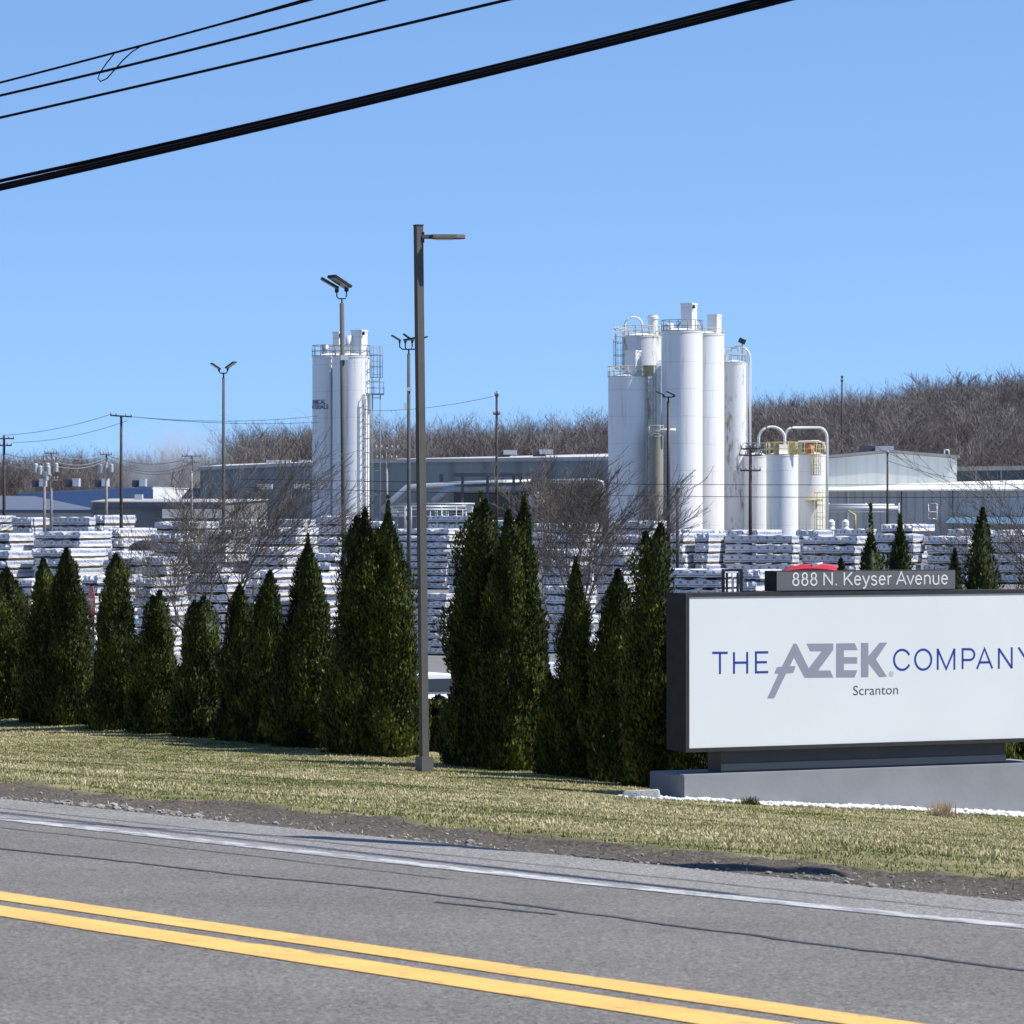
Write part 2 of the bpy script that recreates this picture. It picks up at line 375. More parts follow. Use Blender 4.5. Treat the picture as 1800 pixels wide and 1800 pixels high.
# ------------------------------------------------------------------ tinted leaf material
def tint_mat(name, stops, rough=.8, trans=0, nscale=None, spec=.2):
    m = bpy.data.materials.new(name); m.use_nodes = True; n, l = m.node_tree.nodes, m.node_tree.links
    b = n['Principled BSDF']; b.inputs['Roughness'].default_value = rough; b.inputs['Specular IOR Level'].default_value = spec
    at = n.new('ShaderNodeAttribute'); at.attribute_name = 'tint'
    r = n.new('ShaderNodeValToRGB'); e = r.color_ramp.elements
    while len(e) < len(stops): e.new(.5)
    for k, (p, c) in enumerate(stops): e[k].position = p; e[k].color = (*c, 1)
    l.new(at.outputs['Fac'], r.inputs['Fac']); l.new(r.outputs['Color'], b.inputs['Base Color'])
    return m

# ------------------------------------------------------------------ SIGN
FN = Vector((0.454, -0.891, 0)); FT = Vector((0.891, 0.454, 0))
SO = Vector((*XY(1205, 52), 0))
ang = math.atan2(FT.y, FT.x)
M_FRAME = mat('charcoal_metal', (.040, .041, .043), .8, 0, var=.12, vscale=5, spec=.15)
M_PANEL = mat('white_acrylic', (.72, .745, .755), .32, var=.022, vscale=.7, detail=7)
M_CONC = mat('grey_painted_concrete', (.235, .245, .262), .85, var=.07, vscale=1.6, bump=.12, bscale=14)
def sz(py): return ZP(py, 52.0)
sign = thing('business_sign', 'long white company sign in a charcoal cabinet on a grey concrete base beside the lawn', 'sign', (SO.x, SO.y, sz(1362)), ang)
def S(t, d, py): return (t, d, sz(py) - sz(1362))          # local: t right along the face, d back from the face
L_ = 5.73
z0, z1 = S(0, 0, 1322)[2], S(0, 0, 1043)[2]
cab = MB().box((L_ / 2, .27, (z0 + z1) / 2), (L_, .50, z1 - z0)).build('cabinet', M_FRAME, sign, bevel=.012)
bz = .052
rim = MB()
rim.box((L_ / 2, -.003, z1 - bz / 2 + .004), (L_ + .02, .05, bz)).box((L_ / 2, -.003, z0 + bz / 2 - .004), (L_ + .02, .05, bz))
for t in (bz / 2 - .01, L_ - bz / 2 + .01): rim.box((t, -.003, (z0 + z1) / 2), (bz, .05, z1 - z0 - 2 * bz + .008))
rim.build('face_frame', M_FRAME, sign)
scw = MB()
for k in range(9):
    for zz in (z0 + bz / 2 - .004, z1 - bz / 2 + .004): scw.box((.3 + k * (L_ - .6) / 8, -.029, zz), (.012, .004, .012))
tag(scw.build('screws', M_FRAME, sign), kind='stuff')
panel = MB().box((L_ / 2, .0, (z0 + z1) / 2), (L_ - 2 * bz + .02, .03, z1 - z0 - 2 * bz + .008)).build('face_panel', M_PANEL, sign)
ped = MB().box(((.628 + 5.1) / 2, .33, z0 / 2 - .002), (5.1 - .628, .36, z0 + .03)).build('pedestal', mat('dark_pedestal', (.05, .052, .06), .5, var=.1), sign)
MB().box(((.628 + 5.1) / 2, .145, .07), (5.1 - .628 + .02, .012, .09)).build('pedestal_trim', mat('pedestal_trim_grey', (.16, .16, .165), .5), sign)
MB().box((L_ / 2 - .03 + .0, .44, -.40), (L_ + .02, .92, .80)).build('base', M_CONC, sign, bevel=.012)
addr = MB().box(((1.448 + 4.28) / 2, .28, z1 + .145), (4.28 - 1.448, .30, .27)).build('address_cabinet', M_FRAME, sign, bevel=.006)
MB().box(((1.448 + 4.28) / 2, .127, z1 + .145), (4.28 - 1.448 - .02, .01, .25)).build('address_panel', mat('address_grey', (.12, .123, .13), .5), sign)

def facecoord(px, py, d=0.0):
    """photo pixel to (t, z) on the sign's face plane"""
    s = (px - 900) / FP; o = SO + FN * (-d)
    t = (s * o.y - o.x) / (FT.x - s * FT.y)
    return t, -(py - 900) / FP * (o.y + t * FT.y) - sz(1362)
LET = -.0165
def letter_poly(mb, pts, d=LET, thick=.001):
    n = len(pts)
    vs = [(p[0], d, p[1]) for p in pts] + [(p[0], d + thick, p[1]) for p in pts]
    # ear-clip through mathutils
    from mathutils.geometry import tessellate_polygon
    tri = tessellate_polygon([[Vector((p[0], p[1], 0)) for p in pts]])
    fs = [tuple(t) for t in tri] + [(i, (i + 1) % n, n + (i + 1) % n, n + i) for i in range(n)]
    mb.add(vs, fs)
def fc(pts, X0, Y0_, k):          # zoomed coordinates to face points
    return [facecoord(X0 + x / k, Y0_ + y / k) for x, y in pts]
M_BLUE = mat('blue_vinyl', (.018, .05, .30), .4); M_GREY = mat('grey_vinyl', (.275, .285, .35), .45); M_DKG = mat('dark_vinyl', (.07, .08, .10), .5)
def stroke(mb, pts, wd, yy=None):
    yy = LET if yy is None else yy
    """poly-line with even width and mitred joins on the face plane"""
    pts = [Vector((p[0], p[1])) for p in pts]; Lf, Rt = [], []
    for i, p in enumerate(pts):
        d0 = (p - pts[i - 1]).normalized() if i else (pts[1] - p).normalized()
        d1 = (pts[i + 1] - p).normalized() if i < len(pts) - 1 else d0
        nn = (Vector((-d0.y, d0.x)) + Vector((-d1.y, d1.x)))
        nn = nn.normalized() if nn.length > 1e-4 else Vector((-d0.y, d0.x))
        k = wd / 2 / max(.55, nn.dot(Vector((-d0.y, d0.x))))
        Lf.append(p + nn * k); Rt.append(p - nn * k)
    o = len(pts)
    vs = [(p.x, yy, p.y) for p in Lf] + [(p.x, yy, p.y) for p in Rt]
    mb.add(vs, [(i, i + 1, o + i + 1, o + i) for i in range(o - 1)])
def arc(cx, cy, rx, ry, a0, a1, n=28): return [(cx + rx * math.cos(R(a0 + (a1 - a0) * k / n)), cy - ry * math.sin(R(a0 + (a1 - a0) * k / n))) for k in range(n + 1)]
SW = .031
the = MB(); K = 15.0
for pts in ([(165, 412), (572, 412)], [(368, 420), (368, 970)], [(738, 392), (738, 965)], [(1086, 388), (1086, 958)], [(740, 672), (1084, 668)],
            [(1640, 398), (1316, 402), (1316, 925), (1640, 920)], [(1316, 660), (1605, 658)]):
    stroke(the, fc(pts, 1240, 1120, K), SW)
com = MB(); K = 7.5
for pts in (arc(185, 298, 107, 132, 28, 332), arc(463, 295, 107, 132, 0, 360, 40),
            [(654, 430), (654, 150)], [(654, 158), (766, 418), (874, 156)], [(874, 148), (874, 428)],
            [(982, 420), (982, 158), (1070, 158)] + arc(1072, 229, 66, 71, 90, -90, 18)[1:] + [(984, 300)],
            [(1172, 418), (1271, 150), (1374, 412)], [(1206, 332), (1342, 330)],
            [(1460, 416), (1460, 146)], [(1460, 150), (1630, 406)], [(1630, 412), (1630, 132)],
            [(1718, 134), (1812, 280), (1906, 126)], [(1812, 280), (1812, 404)]):
    stroke(com, fc(pts, 1560, 1120, K), SW)
the.build('lettering', M_BLUE, panel); com.build('lettering', M_BLUE, panel)
lg = MB(); K = 7.5
for pts in ([(403, 85), (443, 85), (603, 410), (775, 185), (622, 185), (575, 85), (928, 82), (928, 165), (728, 438), (888, 438), (928, 532), (550, 535), (410, 268), (355, 382), (434, 380), (398, 470), (305, 478), (148, 805), (55, 808), (205, 483), (150, 477), (185, 395), (250, 388)],
            [(965, 82), (1210, 78), (1250, 170), (1068, 170), (1068, 262), (1242, 262), (1242, 348), (1068, 348), (1068, 435), (1245, 435), (1208, 530), (965, 530)],
            [(1292, 75), (1390, 75), (1390, 250), (1538, 72), (1640, 70), (1490, 292), (1635, 520), (1535, 526), (1392, 345), (1390, 525), (1292, 528)]):
    letter_poly(lg, fc(pts, 1340, 1120, K), d=LET)
lg.build('logo', M_GREY, panel)
rg = MB(); K = 7.5
stroke(rg, fc(arc(1690, 485, 28, 32, 0, 360, 20), 1340, 1120, K), .006)
stroke(rg, fc([(1682, 503), (1682, 470), (1697, 472), (1697, 485), (1684, 487), (1698, 503)], 1340, 1120, K), .005)
rg.build('registered_mark', M_GREY, panel)
t0_, zz0 = facecoord(1498.5, 1222); t1_, _ = facecoord(1577.5, 1221)
text_mesh('lettering', 'Scranton', M_DKG, panel, .128, (t0_, LET, zz0), (R(90), 0, 0), width=t1_ - t0_, extrude=0)
t0_, zz0 = facecoord(1391, 1029.5, .12); t1_, _ = facecoord(1668, 1027.5, .12)
def earc(cx, cy, rx, ry, a0, a1, n=16): return [(cx + rx * math.cos(R(a0 + (a1 - a0) * k / n)), cy + ry * math.sin(R(a0 + (a1 - a0) * k / n))) for k in range(n + 1)]
GL = {'8': (.77, [earc(.385, .745, .20, .215, 0, 360, 22), earc(.385, .275, .25, .255, 0, 360, 24)]), 'N': (1.0, [[(.14, 0), (.14, 1)], [(.14, .96), (.84, .04)], [(.84, 0), (.84, 1)]]),
      '.': (.39, [[(.19, -.01), (.19, .12)]]), ' ': (.36, []), 'K': (.93, [[(.15, 0), (.15, 1)], [(.82, 1), (.18, .38)], [(.38, .56), (.86, 0)]]),
      'e': (.77, [[(.13, .40), (.62, .40)] + earc(.375, .365, .25, .34, 6, 325, 20)]), 'y': (.69, [[(.05, .72), (.35, .04)], [(.63, .72), (.35, .02), (.27, -.17), (.18, -.24), (.07, -.22)]]),
      's': (.69, [[(.56, .56)] + earc(.345, .54, .20, .16, 20, 250, 10) + earc(.345, .18, .23, .18, 70, -160, 10)]), 'r': (.46, [[(.13, 0), (.13, .72)], [(.13, .45), (.2, .6), (.32, .69), (.43, .68)]]),
      'A': (.93, [[(.05, 0), (.465, 1), (.88, 0)], [(.19, .33), (.74, .33)]]), 'v': (.69, [[(.05, .72), (.345, .03), (.64, .72)]]),
      'n': (.77, [[(.14, 0), (.14, .72)], [(.14, .45)] + earc(.38, .46, .24, .25, 160, 0, 10) + [(.62, 0)]]), 'u': (.77, [[(.14, .72), (.14, .27)] + earc(.38, .27, .24, .27, 180, 340, 10), [(.62, .72), (.62, 0)]])}
msg = '888 N. Keyser Avenue'; tot = sum(GL[c][0] for c in msg); kx = (t1_ - t0_) / tot; ky = .172; cx_ = t0_; ad = MB()
for c in msg:
    for pl_ in GL[c][1]: stroke(ad, [(cx_ + x * kx, zz0 + y * ky) for x, y in pl_], .0205, .1185)
    cx_ += GL[c][0] * kx
ad.build('lettering', mat('white_vinyl', (.72, .72, .72), .5), addr)

# stone, pebbles and small plants at the sign
def rock(rng, c, s, flat=.6, sub=1):
    bm = bmesh.new(); bmesh.ops.create_icosphere(bm, subdivisions=sub, radius=1)
    vs = [(v.co * (1 + rng.uniform(-.18, .18))) for v in bm.verts]
    a = rng.uniform(0, 6.28); ca, sa = math.cos(a), math.sin(a)
    out = [(c[0] + (v.x * ca - v.y * sa) * s, c[1] + (v.x * sa + v.y * ca) * s * .8, c[2] + v.z * s * flat) for v in vs]
    fs = [tuple(v.index for v in f.verts) for f in bm.faces]; bm.free(); return out, fs
mb = MB(); rg_ = random.Random(5)
for k in range(1500):
    t = rg_.uniform(-.95, 6.3); d = rg_.uniform(-.42, -.02) if t > -.1 else rg_.uniform(-.42, .25)
    if t < -.1 and rg_.random() < .4: continue
    q = SO + FT * t + FN * (-d)
    z = float(groundz(q.x, q.y)); s = rg_.uniform(.018, .042)
    mb.add(*rock(rg_, (q.x, q.y, z + s * .3 + rg_.uniform(0, .02)), s, .65))
tag(mb.build('white_pebbles', mat('white_marble', (.78, .77, .74), .6, var=.15, vscale=9)), 'strip of white marble chips along the foot of the sign base', 'pebbles', kind='stuff')
gz = float(groundz(*XY(1128, 51.6)))
st = MB(); c = P(1128, 1400, 51.6)
prof = [(-.30, -.12), (-.10, -.17), (.24, -.15), (.27, .12), (.02, .17), (-.26, .10)]
top = [(-.24, -.08), (-.07, -.12), (.21, -.11), (.23, .09), (.0, .12), (-.2, .07)]
n_ = 6
st.add([(c.x + a, c.y + b, gz - .08) for a, b in prof] + [(c.x + a, c.y + b, gz + .105 + (.02 if a > 0 else 0)) for a, b in top],
       [(i, (i + 1) % 6, 6 + (i + 1) % 6, 6 + i) for i in range(6)] + [tuple(range(6, 12)), tuple(range(5, -1, -1))])
tag(st.build('stone_block', mat('light_stone', (.38, .38, .38), .8, var=.3, vscale=12, bump=.5, bscale=30), bevel=.012), 'flat light grey stone block in the grass left of the sign base', 'stone')
gm = tint_mat('green_blades', [(0, (.05, .08, .015)), (.6, (.13, .17, .04)), (1, (.3, .27, .12))])
dm = tint_mat('dry_stems', [(0, (.45, .32, .18)), (.5, (.6, .5, .34)), (1, (.75, .7, .58))])
def tuft(name, label, px, D, n, h, spread, m, cat='plant'):
    x, y = XY(px, D); z = float(groundz(x, y)); r = np.random.default_rng(int(px))
    a = r.uniform(0, 6.28, n); lean = r.uniform(.05, 1, n) * spread; hh = h * r.uniform(.4, 1, n)
    b = np.stack([x + r.normal(0, spread * .35, n), y + r.normal(0, spread * .25, n), np.full(n, z - .02)], 1)
    tip = b + np.stack([np.cos(a) * lean, np.sin(a) * lean, hh], 1)
    sd_ = np.stack([-np.sin(a), np.cos(a), a * 0], 1) * .006; sd_[:, 0] += .004
    V = np.stack([b - sd_, b + sd_, tip], 1).reshape(-1, 3); F = np.arange(n * 3).reshape(-1, 3)
    tag(npmesh(name, V, F, m, attr=r.random(n)), label, cat)
tuft('grass_tuft', 'green grass tuft growing against the front of the sign base', 1318, 51.85, 260, .16, .14, gm)
tuft('dried_weed', 'dead pale brown weed clump among the pebbles at the sign base', 1655, 52.6, 330, .26, .20, dm)

# ------------------------------------------------------------------ GRASS blades
N = 1050000
gu = 5.2 + 26 * RNG.random(N) ** .9; gw = RNG.uniform(-62, 4, N)
gx, gy = xy(gu, gw)
ppx = 900 + FP * gx / gy
gr = np.clip((gu - edge_u(gw)) / .4 + .9 * (fbm(gu * 2.2, gw * 2.2) - .45), 0, 1)
tl = (gx - SO.x) * FT.x + (gy - SO.y) * FT.y; dn = -((gx - SO.x) * FN.x + (gy - SO.y) * FN.y)
onsign = (tl > -1.0) & (dn > -.45) & (dn < 1.0)
gr = np.maximum(gr, .07 * (gu > 5.0) * (fbm(gu * 3, gw * 3 + 9) > .42)); gr = gr * np.clip(1.25 - 1.4 * (fbm(gu * .9 + 30, gw * .9) - .5) * (gu < edge_u(gw) + 2.5) * 2, 0, 1)
k = (ppx > -250) & (ppx < 2250) & ((gu < HEDGE_U + .8) | (gw > -33)) & (RNG.random(N) < gr) & ~onsign
gx, gy, gu, gw = gx[k], gy[k], gu[k], gw[k]; n = len(gx)
gz_ = groundz(gx, gy)
patch = fbm(gu * .45, gw * .45 + 40); p2 = fbm(gu * 1.9, gw * 1.9)
a = RNG.uniform(0, 6.28, n); h = RNG.uniform(.014, .034, n) * (1 + .5 * (p2 > .6)); lean = RNG.uniform(.1, .9, n) * h
wd = RNG.uniform(.003, .006, n) * (1 + gy / 50)
base = np.stack([gx, gy, gz_ - .008], 1)
tip = base + np.stack([np.cos(a) * lean, np.sin(a) * lean, h], 1)
b2 = a + RNG.normal(0, .5, n) + 1.57
sd_ = np.stack([np.cos(b2) * wd, np.sin(b2) * wd, b2 * 0], 1)
V = np.stack([base - sd_, base + sd_, tip], 1).reshape(-1, 3); F = np.arange(n * 3).reshape(-1, 3)
tint = np.clip(.58 + 1.7 * (patch - .46) + 1.5 * (p2 - .46) + RNG.normal(0, .22, n) - .5 * np.exp(-((gu - edge_u(gw) - .5) / .8) ** 2), 0, 1)
tag(npmesh('grass', V, F, tint_mat('grass_blades', [(0, (.10, .13, .035)), (.35, (.20, .215, .075)), (.6, (.37, .33, .165)), (1, (.55, .48, .29))]), attr=tint), 'mown winter grass, part green and part straw coloured, on the roadside lawn', 'grass', kind='stuff')

# gravel and stones on the dirt verge
rr = random.Random(9); mb = MB()
for k in range(4200):
    w = rr.uniform(-42, 0); u = 4.85 + abs(rr.gauss(0, .6))
    if u > 7: continue
    x, y = xy(u, w); px = 900 + FP * x / y
    if not -150 < px < 1950: continue
    s = rr.choice([.004, .006, .008, .012]) * rr.uniform(.7, 1.5)
    if rr.random() < .03: s *= 2.2
    mb.add(*rock(rr, (x, y, float(groundz(x, y)) + s * .25), s, .6))
for k in range(60):      # coarser broken stones on the left stretch
    w = rr.gauss(-12.6, .9); u = 5.15 + abs(rr.gauss(0, .25)); x, y = xy(u, w); s = rr.uniform(.015, .045); mb.add(*rock(rr, (x, y, float(groundz(x, y)) + s * .2), s, .5))
tag(mb.build('gravel', mat('gravel_stone', (.24, .225, .205), .85, var=.5, vscale=8)), 'loose gravel and small stones along the dirt edge of the road', 'gravel', kind='stuff')

# ------------------------------------------------------------------ ARBORVITAE
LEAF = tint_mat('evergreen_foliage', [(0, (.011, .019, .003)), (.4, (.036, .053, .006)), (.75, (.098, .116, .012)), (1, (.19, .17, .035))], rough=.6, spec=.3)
CORE = mat('evergreen_core', (.02, .028, .006), .9, var=.3, vscale=6)
BARK = mat('bark', (.10, .075, .055), .9, var=.3, vscale=8)
def arbor(px, pytop, D, hw, label, leader=0.0, twin=0.0, seed=0, n=None, group='arborvitae along the edge of the lot'):
    r = np.random.default_rng(seed + 100)
    x, y = XY(px, D); z = float(groundz(x, y)) - .05
    H = ZP(pytop, D) - z; Rm = hw * 1.14 * D / FP
    root = thing('arborvitae', label, 'tree', (x, y, z), 0, group)
    Hc = H * (1 - leader)
    def prof(t):
        return Rm * 1.10 * np.minimum(1, .78 + 1.1 * t) * np.clip(1 - t, 0, 1) ** .50 * (1 - .12 * t) + .012
    ph = r.uniform(0, 6.28, 4)
    cl = [(r.uniform(0, 6.28), r.uniform(.03, .93), r.uniform(.12, .28), r.uniform(-.22, .26) * Rm) for _ in range(60)]
    def rad(a, t):
        q = prof(t) * (1 + .07 * np.sin(2 * a + ph[0]) + .05 * np.sin(5 * a + ph[1] + 9 * t) + .05 * np.sin(3 * a - 14 * t + ph[2]))
        for ca, ct, cs, ch in cl:
            da = np.abs((a - ca + 3.14159) % 6.28318 - 3.14159)
            q = q + ch * np.exp(-(da / .55) ** 2 - ((t - ct) / (cs * .4)) ** 2)
        aa_ = np.mod(a - 1.571, 6.2832) / 6.2832; K_ = max(8, int(Rm * 34))
        q = q * (.86 + .50 * (fbm(aa_ * K_ + seed * 3.1, t * Hc * 3.2 + seed) - .25)) + Rm * .10 * (fbm(aa_ * K_ * 2.3 + 7, t * Hc * 8) - .45)
        return np.maximum(q * .93, .01) * np.clip((1.02 - t) * 9, .15, 1)
    # solid middle, tinted dark for the shade inside the crown
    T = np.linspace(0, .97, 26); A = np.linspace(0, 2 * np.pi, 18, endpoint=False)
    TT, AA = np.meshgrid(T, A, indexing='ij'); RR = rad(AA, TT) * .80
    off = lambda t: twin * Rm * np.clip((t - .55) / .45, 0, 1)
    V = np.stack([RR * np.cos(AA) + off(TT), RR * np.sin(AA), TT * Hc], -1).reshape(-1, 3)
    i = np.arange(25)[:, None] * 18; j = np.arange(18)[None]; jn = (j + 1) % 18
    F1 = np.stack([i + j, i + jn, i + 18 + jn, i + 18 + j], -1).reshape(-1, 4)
    # sprays
    n = n or int(5200 * H * (Rm / .4))
    t = r.random(n * 2); keep = r.random(n * 2) < (prof(t) / (Rm * 1.05)) + .12; t = t[keep][:n]; n = len(t)
    a = r.uniform(0, 2 * np.pi, n); q = rad(a, t) * r.uniform(.78, 1.10, n)
    sgn = np.where(r.random(n) < .5, 1, -1) if twin else 1
    c = np.stack([q * np.cos(a) + off(t) * sgn, q * np.sin(a), t * Hc], 1)
    if twin:   # second, lower top on the other side
        c[:, 2] = np.where((sgn < 0) & (t > .6), c[:, 2] * .965, c[:, 2])
    out = np.stack([np.cos(a), np.sin(a), a * 0], 1)
    up = np.array([0, 0, 1.0])
    d = out * r.uniform(.0, .7, n)[:, None] + up * r.uniform(.7, 1.2, n)[:, None] + r.normal(0, .22, (n, 3)); d /= np.linalg.norm(d, axis=1)[:, None]
    s = np.cross(d, out) + r.normal(0, .38, (n, 3)); s /= np.linalg.norm(s, axis=1)[:, None]
    L = r.uniform(.045, .115, n) * (1 - .3 * t); W = L * r.uniform(.14, .30, n)
    V2 = np.stack([c, c + d * (L * .5)[:, None] + s * W[:, None], c + d * L[:, None], c + d * (L * .5)[:, None] - s * W[:, None]], 1).reshape(-1, 3)
    F2 = np.arange(n * 4).reshape(-1, 4) + len(V)
    tn = np.clip(.40 + r.uniform(-.09, .09) + r.normal(0, .13, n) + .5 * (np.sin(a * 3 + t * 17 + ph[3]) * .5) * .35 + .6 * (q / (prof(t) + .01) - .95), 0, 1)  # shade painted in: recessed sprays tinted darker than protruding ones
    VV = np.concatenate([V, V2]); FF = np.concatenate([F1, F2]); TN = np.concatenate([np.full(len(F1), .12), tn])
    if leader:
        m_ = 230; tt = r.random(m_) ** 1.3; aa = r.uniform(0, 6.28, m_); rr_ = (1 - tt) ** 1.5 * .07 + .004
        b = np.stack([np.cos(aa) * rr_, np.sin(aa) * rr_, Hc * .93 + tt * (H - Hc * .93)], 1)
        dd = np.stack([np.cos(aa) * .6, np.sin(aa) * .6, aa * 0 + 1], 1) * .045 * r.uniform(.6, 1.5, m_)[:, None]; ss = np.stack([-np.sin(aa), np.cos(aa), aa * 0], 1) * .016
        V3 = np.stack([b, b + dd * .5 + ss, b + dd, b + dd * .5 - ss], 1).reshape(-1, 3)
        FF = np.concatenate([FF, np.arange(m_ * 4).reshape(-1, 4) + len(VV)]); VV = np.concatenate([VV, V3]); TN = np.concatenate([TN, np.full(m_, .55)])
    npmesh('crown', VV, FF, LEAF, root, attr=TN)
    MB().tube([(0, 0, -.1), (0, 0, H * .5), (0, 0, H * .92)], [.06, .04, .012], 6).build('trunk', BARK, root)
    return root
def hd(px):     # depth of the hedge line at a column
    s = (px - 900) / FP; return (HEDGE_U + EU[1] * Y0) / (EU[0] * s + EU[1])
AV = [(12, 1000, 50, 0, 0, 'stubby arborvitae cut by the left edge of the photo'), (-60, 1010, 46, 0, 0, 'arborvitae just outside the left edge'), (76, 984, 36, 0, 0, 'pointed arborvitae close to the left edge, touching a taller one'),
      (116, 966, 44, 0, 0, 'taller pointed arborvitae left of the stop sign'), (203, 976, 46, 0, 0, 'dense arborvitae just right of the stop sign'),
      (275, 1040, 43, 0, .14, 'low arborvitae with a small double tip, right of the one by the stop sign'), (350, 1050, 46, 0, .16, 'broad low arborvitae with a blunt double top below the left bare tree'),
      (421, 1030, 37, 0, 0, 'low arborvitae under the left bare tree, leaning on its taller right neighbour'), (474, 1006, 40, 0, 0, 'pointed arborvitae directly under the right side of the left bare tree'),
      (541, 940, 57, .05, 0, 'tall cone-shaped arborvitae left of the big pair by the lamp post'), (634, 896, 55, 0, .12, 'tall bushy arborvitae, left half of the big pair by the square lamp post'),
      (682, 872, 55, .07, 0, 'tallest arborvitae with a thin leader, directly left of the square lamp post'), (845, 866, 62, .03, .12, 'broad tall arborvitae right of the square lamp post'),
      (893, 900, 50, 0, 0, 'arborvitae filling the middle of the clump right of the lamp post'), (921, 872, 50, .03, 0, 'tall narrow arborvitae at the right of the clump next to the right bare tree'),
      (966, 1188, 24, 0, 0, 'small young arborvitae at the foot of the tall clump'), (1012, 980, 36, .04, 0, 'slender arborvitae standing alone under the right bare tree'),
      (1228, 1062, 46, 0, 0, 'low arborvitae behind the left end of the sign'), (1086, 1004, 46, 0, 0, 'dark shaded arborvitae two left of the sign'), (1148, 922, 52, 0, .22, 'tall arborvitae with a double tip touching the left end of the sign')]
for k, (px, top, hw, ld, tw, lb) in enumerate(AV):
    arbor(px, top, hd(px) + (0.5 if k in (14, 11, 17, 18) else -.35 if k == 15 else 0), hw, lb, ld, tw, seed=k)
AV2 = [(1478, 985, 59.5, 40, 0, 'small evergreen tip behind the red truck above the address box'), (1530, 886, 60.0, 66, .11, 'arborvitae with a long thin leader behind the address box'), (1582, 905, 60.4, 42, .04, 'narrow arborvitae with a thin tip above the word Avenue'),
       (1678, 968, 61.5, 24, 0, 'very slim small arborvitae at the right end of the address box'), (1727, 895, 59.5, 58, 0, 'full arborvitae rising behind the sign, right of the address box'), (1828, 935, 59.5, 52, 0, 'arborvitae behind the sign cut by the right edge'),
       (1455, 1010, 60.5, 30, 0, 'low evergreen behind the middle of the sign')]
for k, (px, top, D, hw, ld, lb) in enumerate(AV2):
    arbor(px, top, D, hw, lb, ld, 0, seed=40 + k, n=9500)

# ------------------------------------------------------------------ LAMP POSTS
M_POLE = mat('bronze_pole', (.092, .089, .083), .8, 0, var=.1, vscale=2)
M_DARK = mat('dark_metal', (.03, .03, .032), .5, .2)
M_LENS = mat('lamp_lens', (.45, .43, .36), .3)
M_WOOD = mat('weathered_pole_wood', (.060, .048, .040), .9, var=.3, vscale=4)
M_GWOOD = mat('grey_pole_wood', (.30, .27, .24), .9, var=.3, vscale=4)
Dp = 57.0; cp = P(746, 1340, Dp); gzp = float(groundz(cp.x, cp.y))
lp = thing('lamp_post', 'square charcoal lamp post with one flat arm lamp, in front of the arborvitae', 'lamp post', (cp.x, cp.y, gzp), R(28))
Hh = ZP(397, Dp) - gzp; lean = -.085
p = MB(); hw = .052
p.add([(sx * hw, sy * hw, 0) for sx, sy in ((-1, -1), (1, -1), (1, 1), (-1, 1))] + [(sx * hw + lean * .9, sy * hw + .04, Hh) for sx, sy in ((-1, -1), (1, -1), (1, 1), (-1, 1))],
      [(0, 1, 5, 4), (1, 2, 6, 5), (2, 3, 7, 6), (3, 0, 4, 7), (4, 5, 6, 7), (3, 2, 1, 0)])
p.build('pole', M_POLE, lp)
MB().box((0, 0, .10), (.20, .20, .22)).build('base_cover', mat('grey_base_cover', (.11, .11, .115), .5), lp, bevel=.008)
MB().box((.055, -.02, .52), (.012, .07, .16)).build('hand_hole_cover', M_POLE, lp)
MB().box((lean * .9, .04, Hh + .008), (.115, .115, .018)).build('pole_cap', M_DARK, lp)
hd_ = MB(); rt = Matrix.Rotation(R(-28), 3, 'Z')
zz = Hh - .15
def hdpts(z, sc): return [(.07 + .0 + x * 1.0, y * sc, z) for x, y in ((.0, -.05), (.12, -.05), (.16, -.15), (.50, -.15), (.62, -.08), (.62, .08), (.50, .15), (.16, .15), (.12, .05), (.0, .05))]
a_ = hdpts(zz - .035, 1) + [(x, y, z) for x, y, z in hdpts(zz + .022, .82)]
n_ = 10
fs = [(i, (i + 1) % n_, n_ + (i + 1) % n_, n_ + i) for i in range(n_)] + [tuple(range(n_ - 1, -1, -1)), tuple(range(n_, 2 * n_))]
hd_.add([tuple(rt @ Vector((v[0] - .02, v[1], v[2])) + Vector((lean * .9 + .0, .04, 0))) for v in a_], fs)
head = hd_.build('lamp_head', M_POLE, lp, bevel=.006)
MB().box(tuple(rt @ Vector((.06, 0, zz - .015)) + Vector((lean * .9, .04, 0))), (.05, .07, .15), rt).build('arm_bracket', M_DARK, lp)
MB().box(tuple(rt @ Vector((.38, 0, zz - .040)) + Vector((lean * .9, .04, 0))), (.26, .2, .012), rt).build('lens', M_LENS, head)

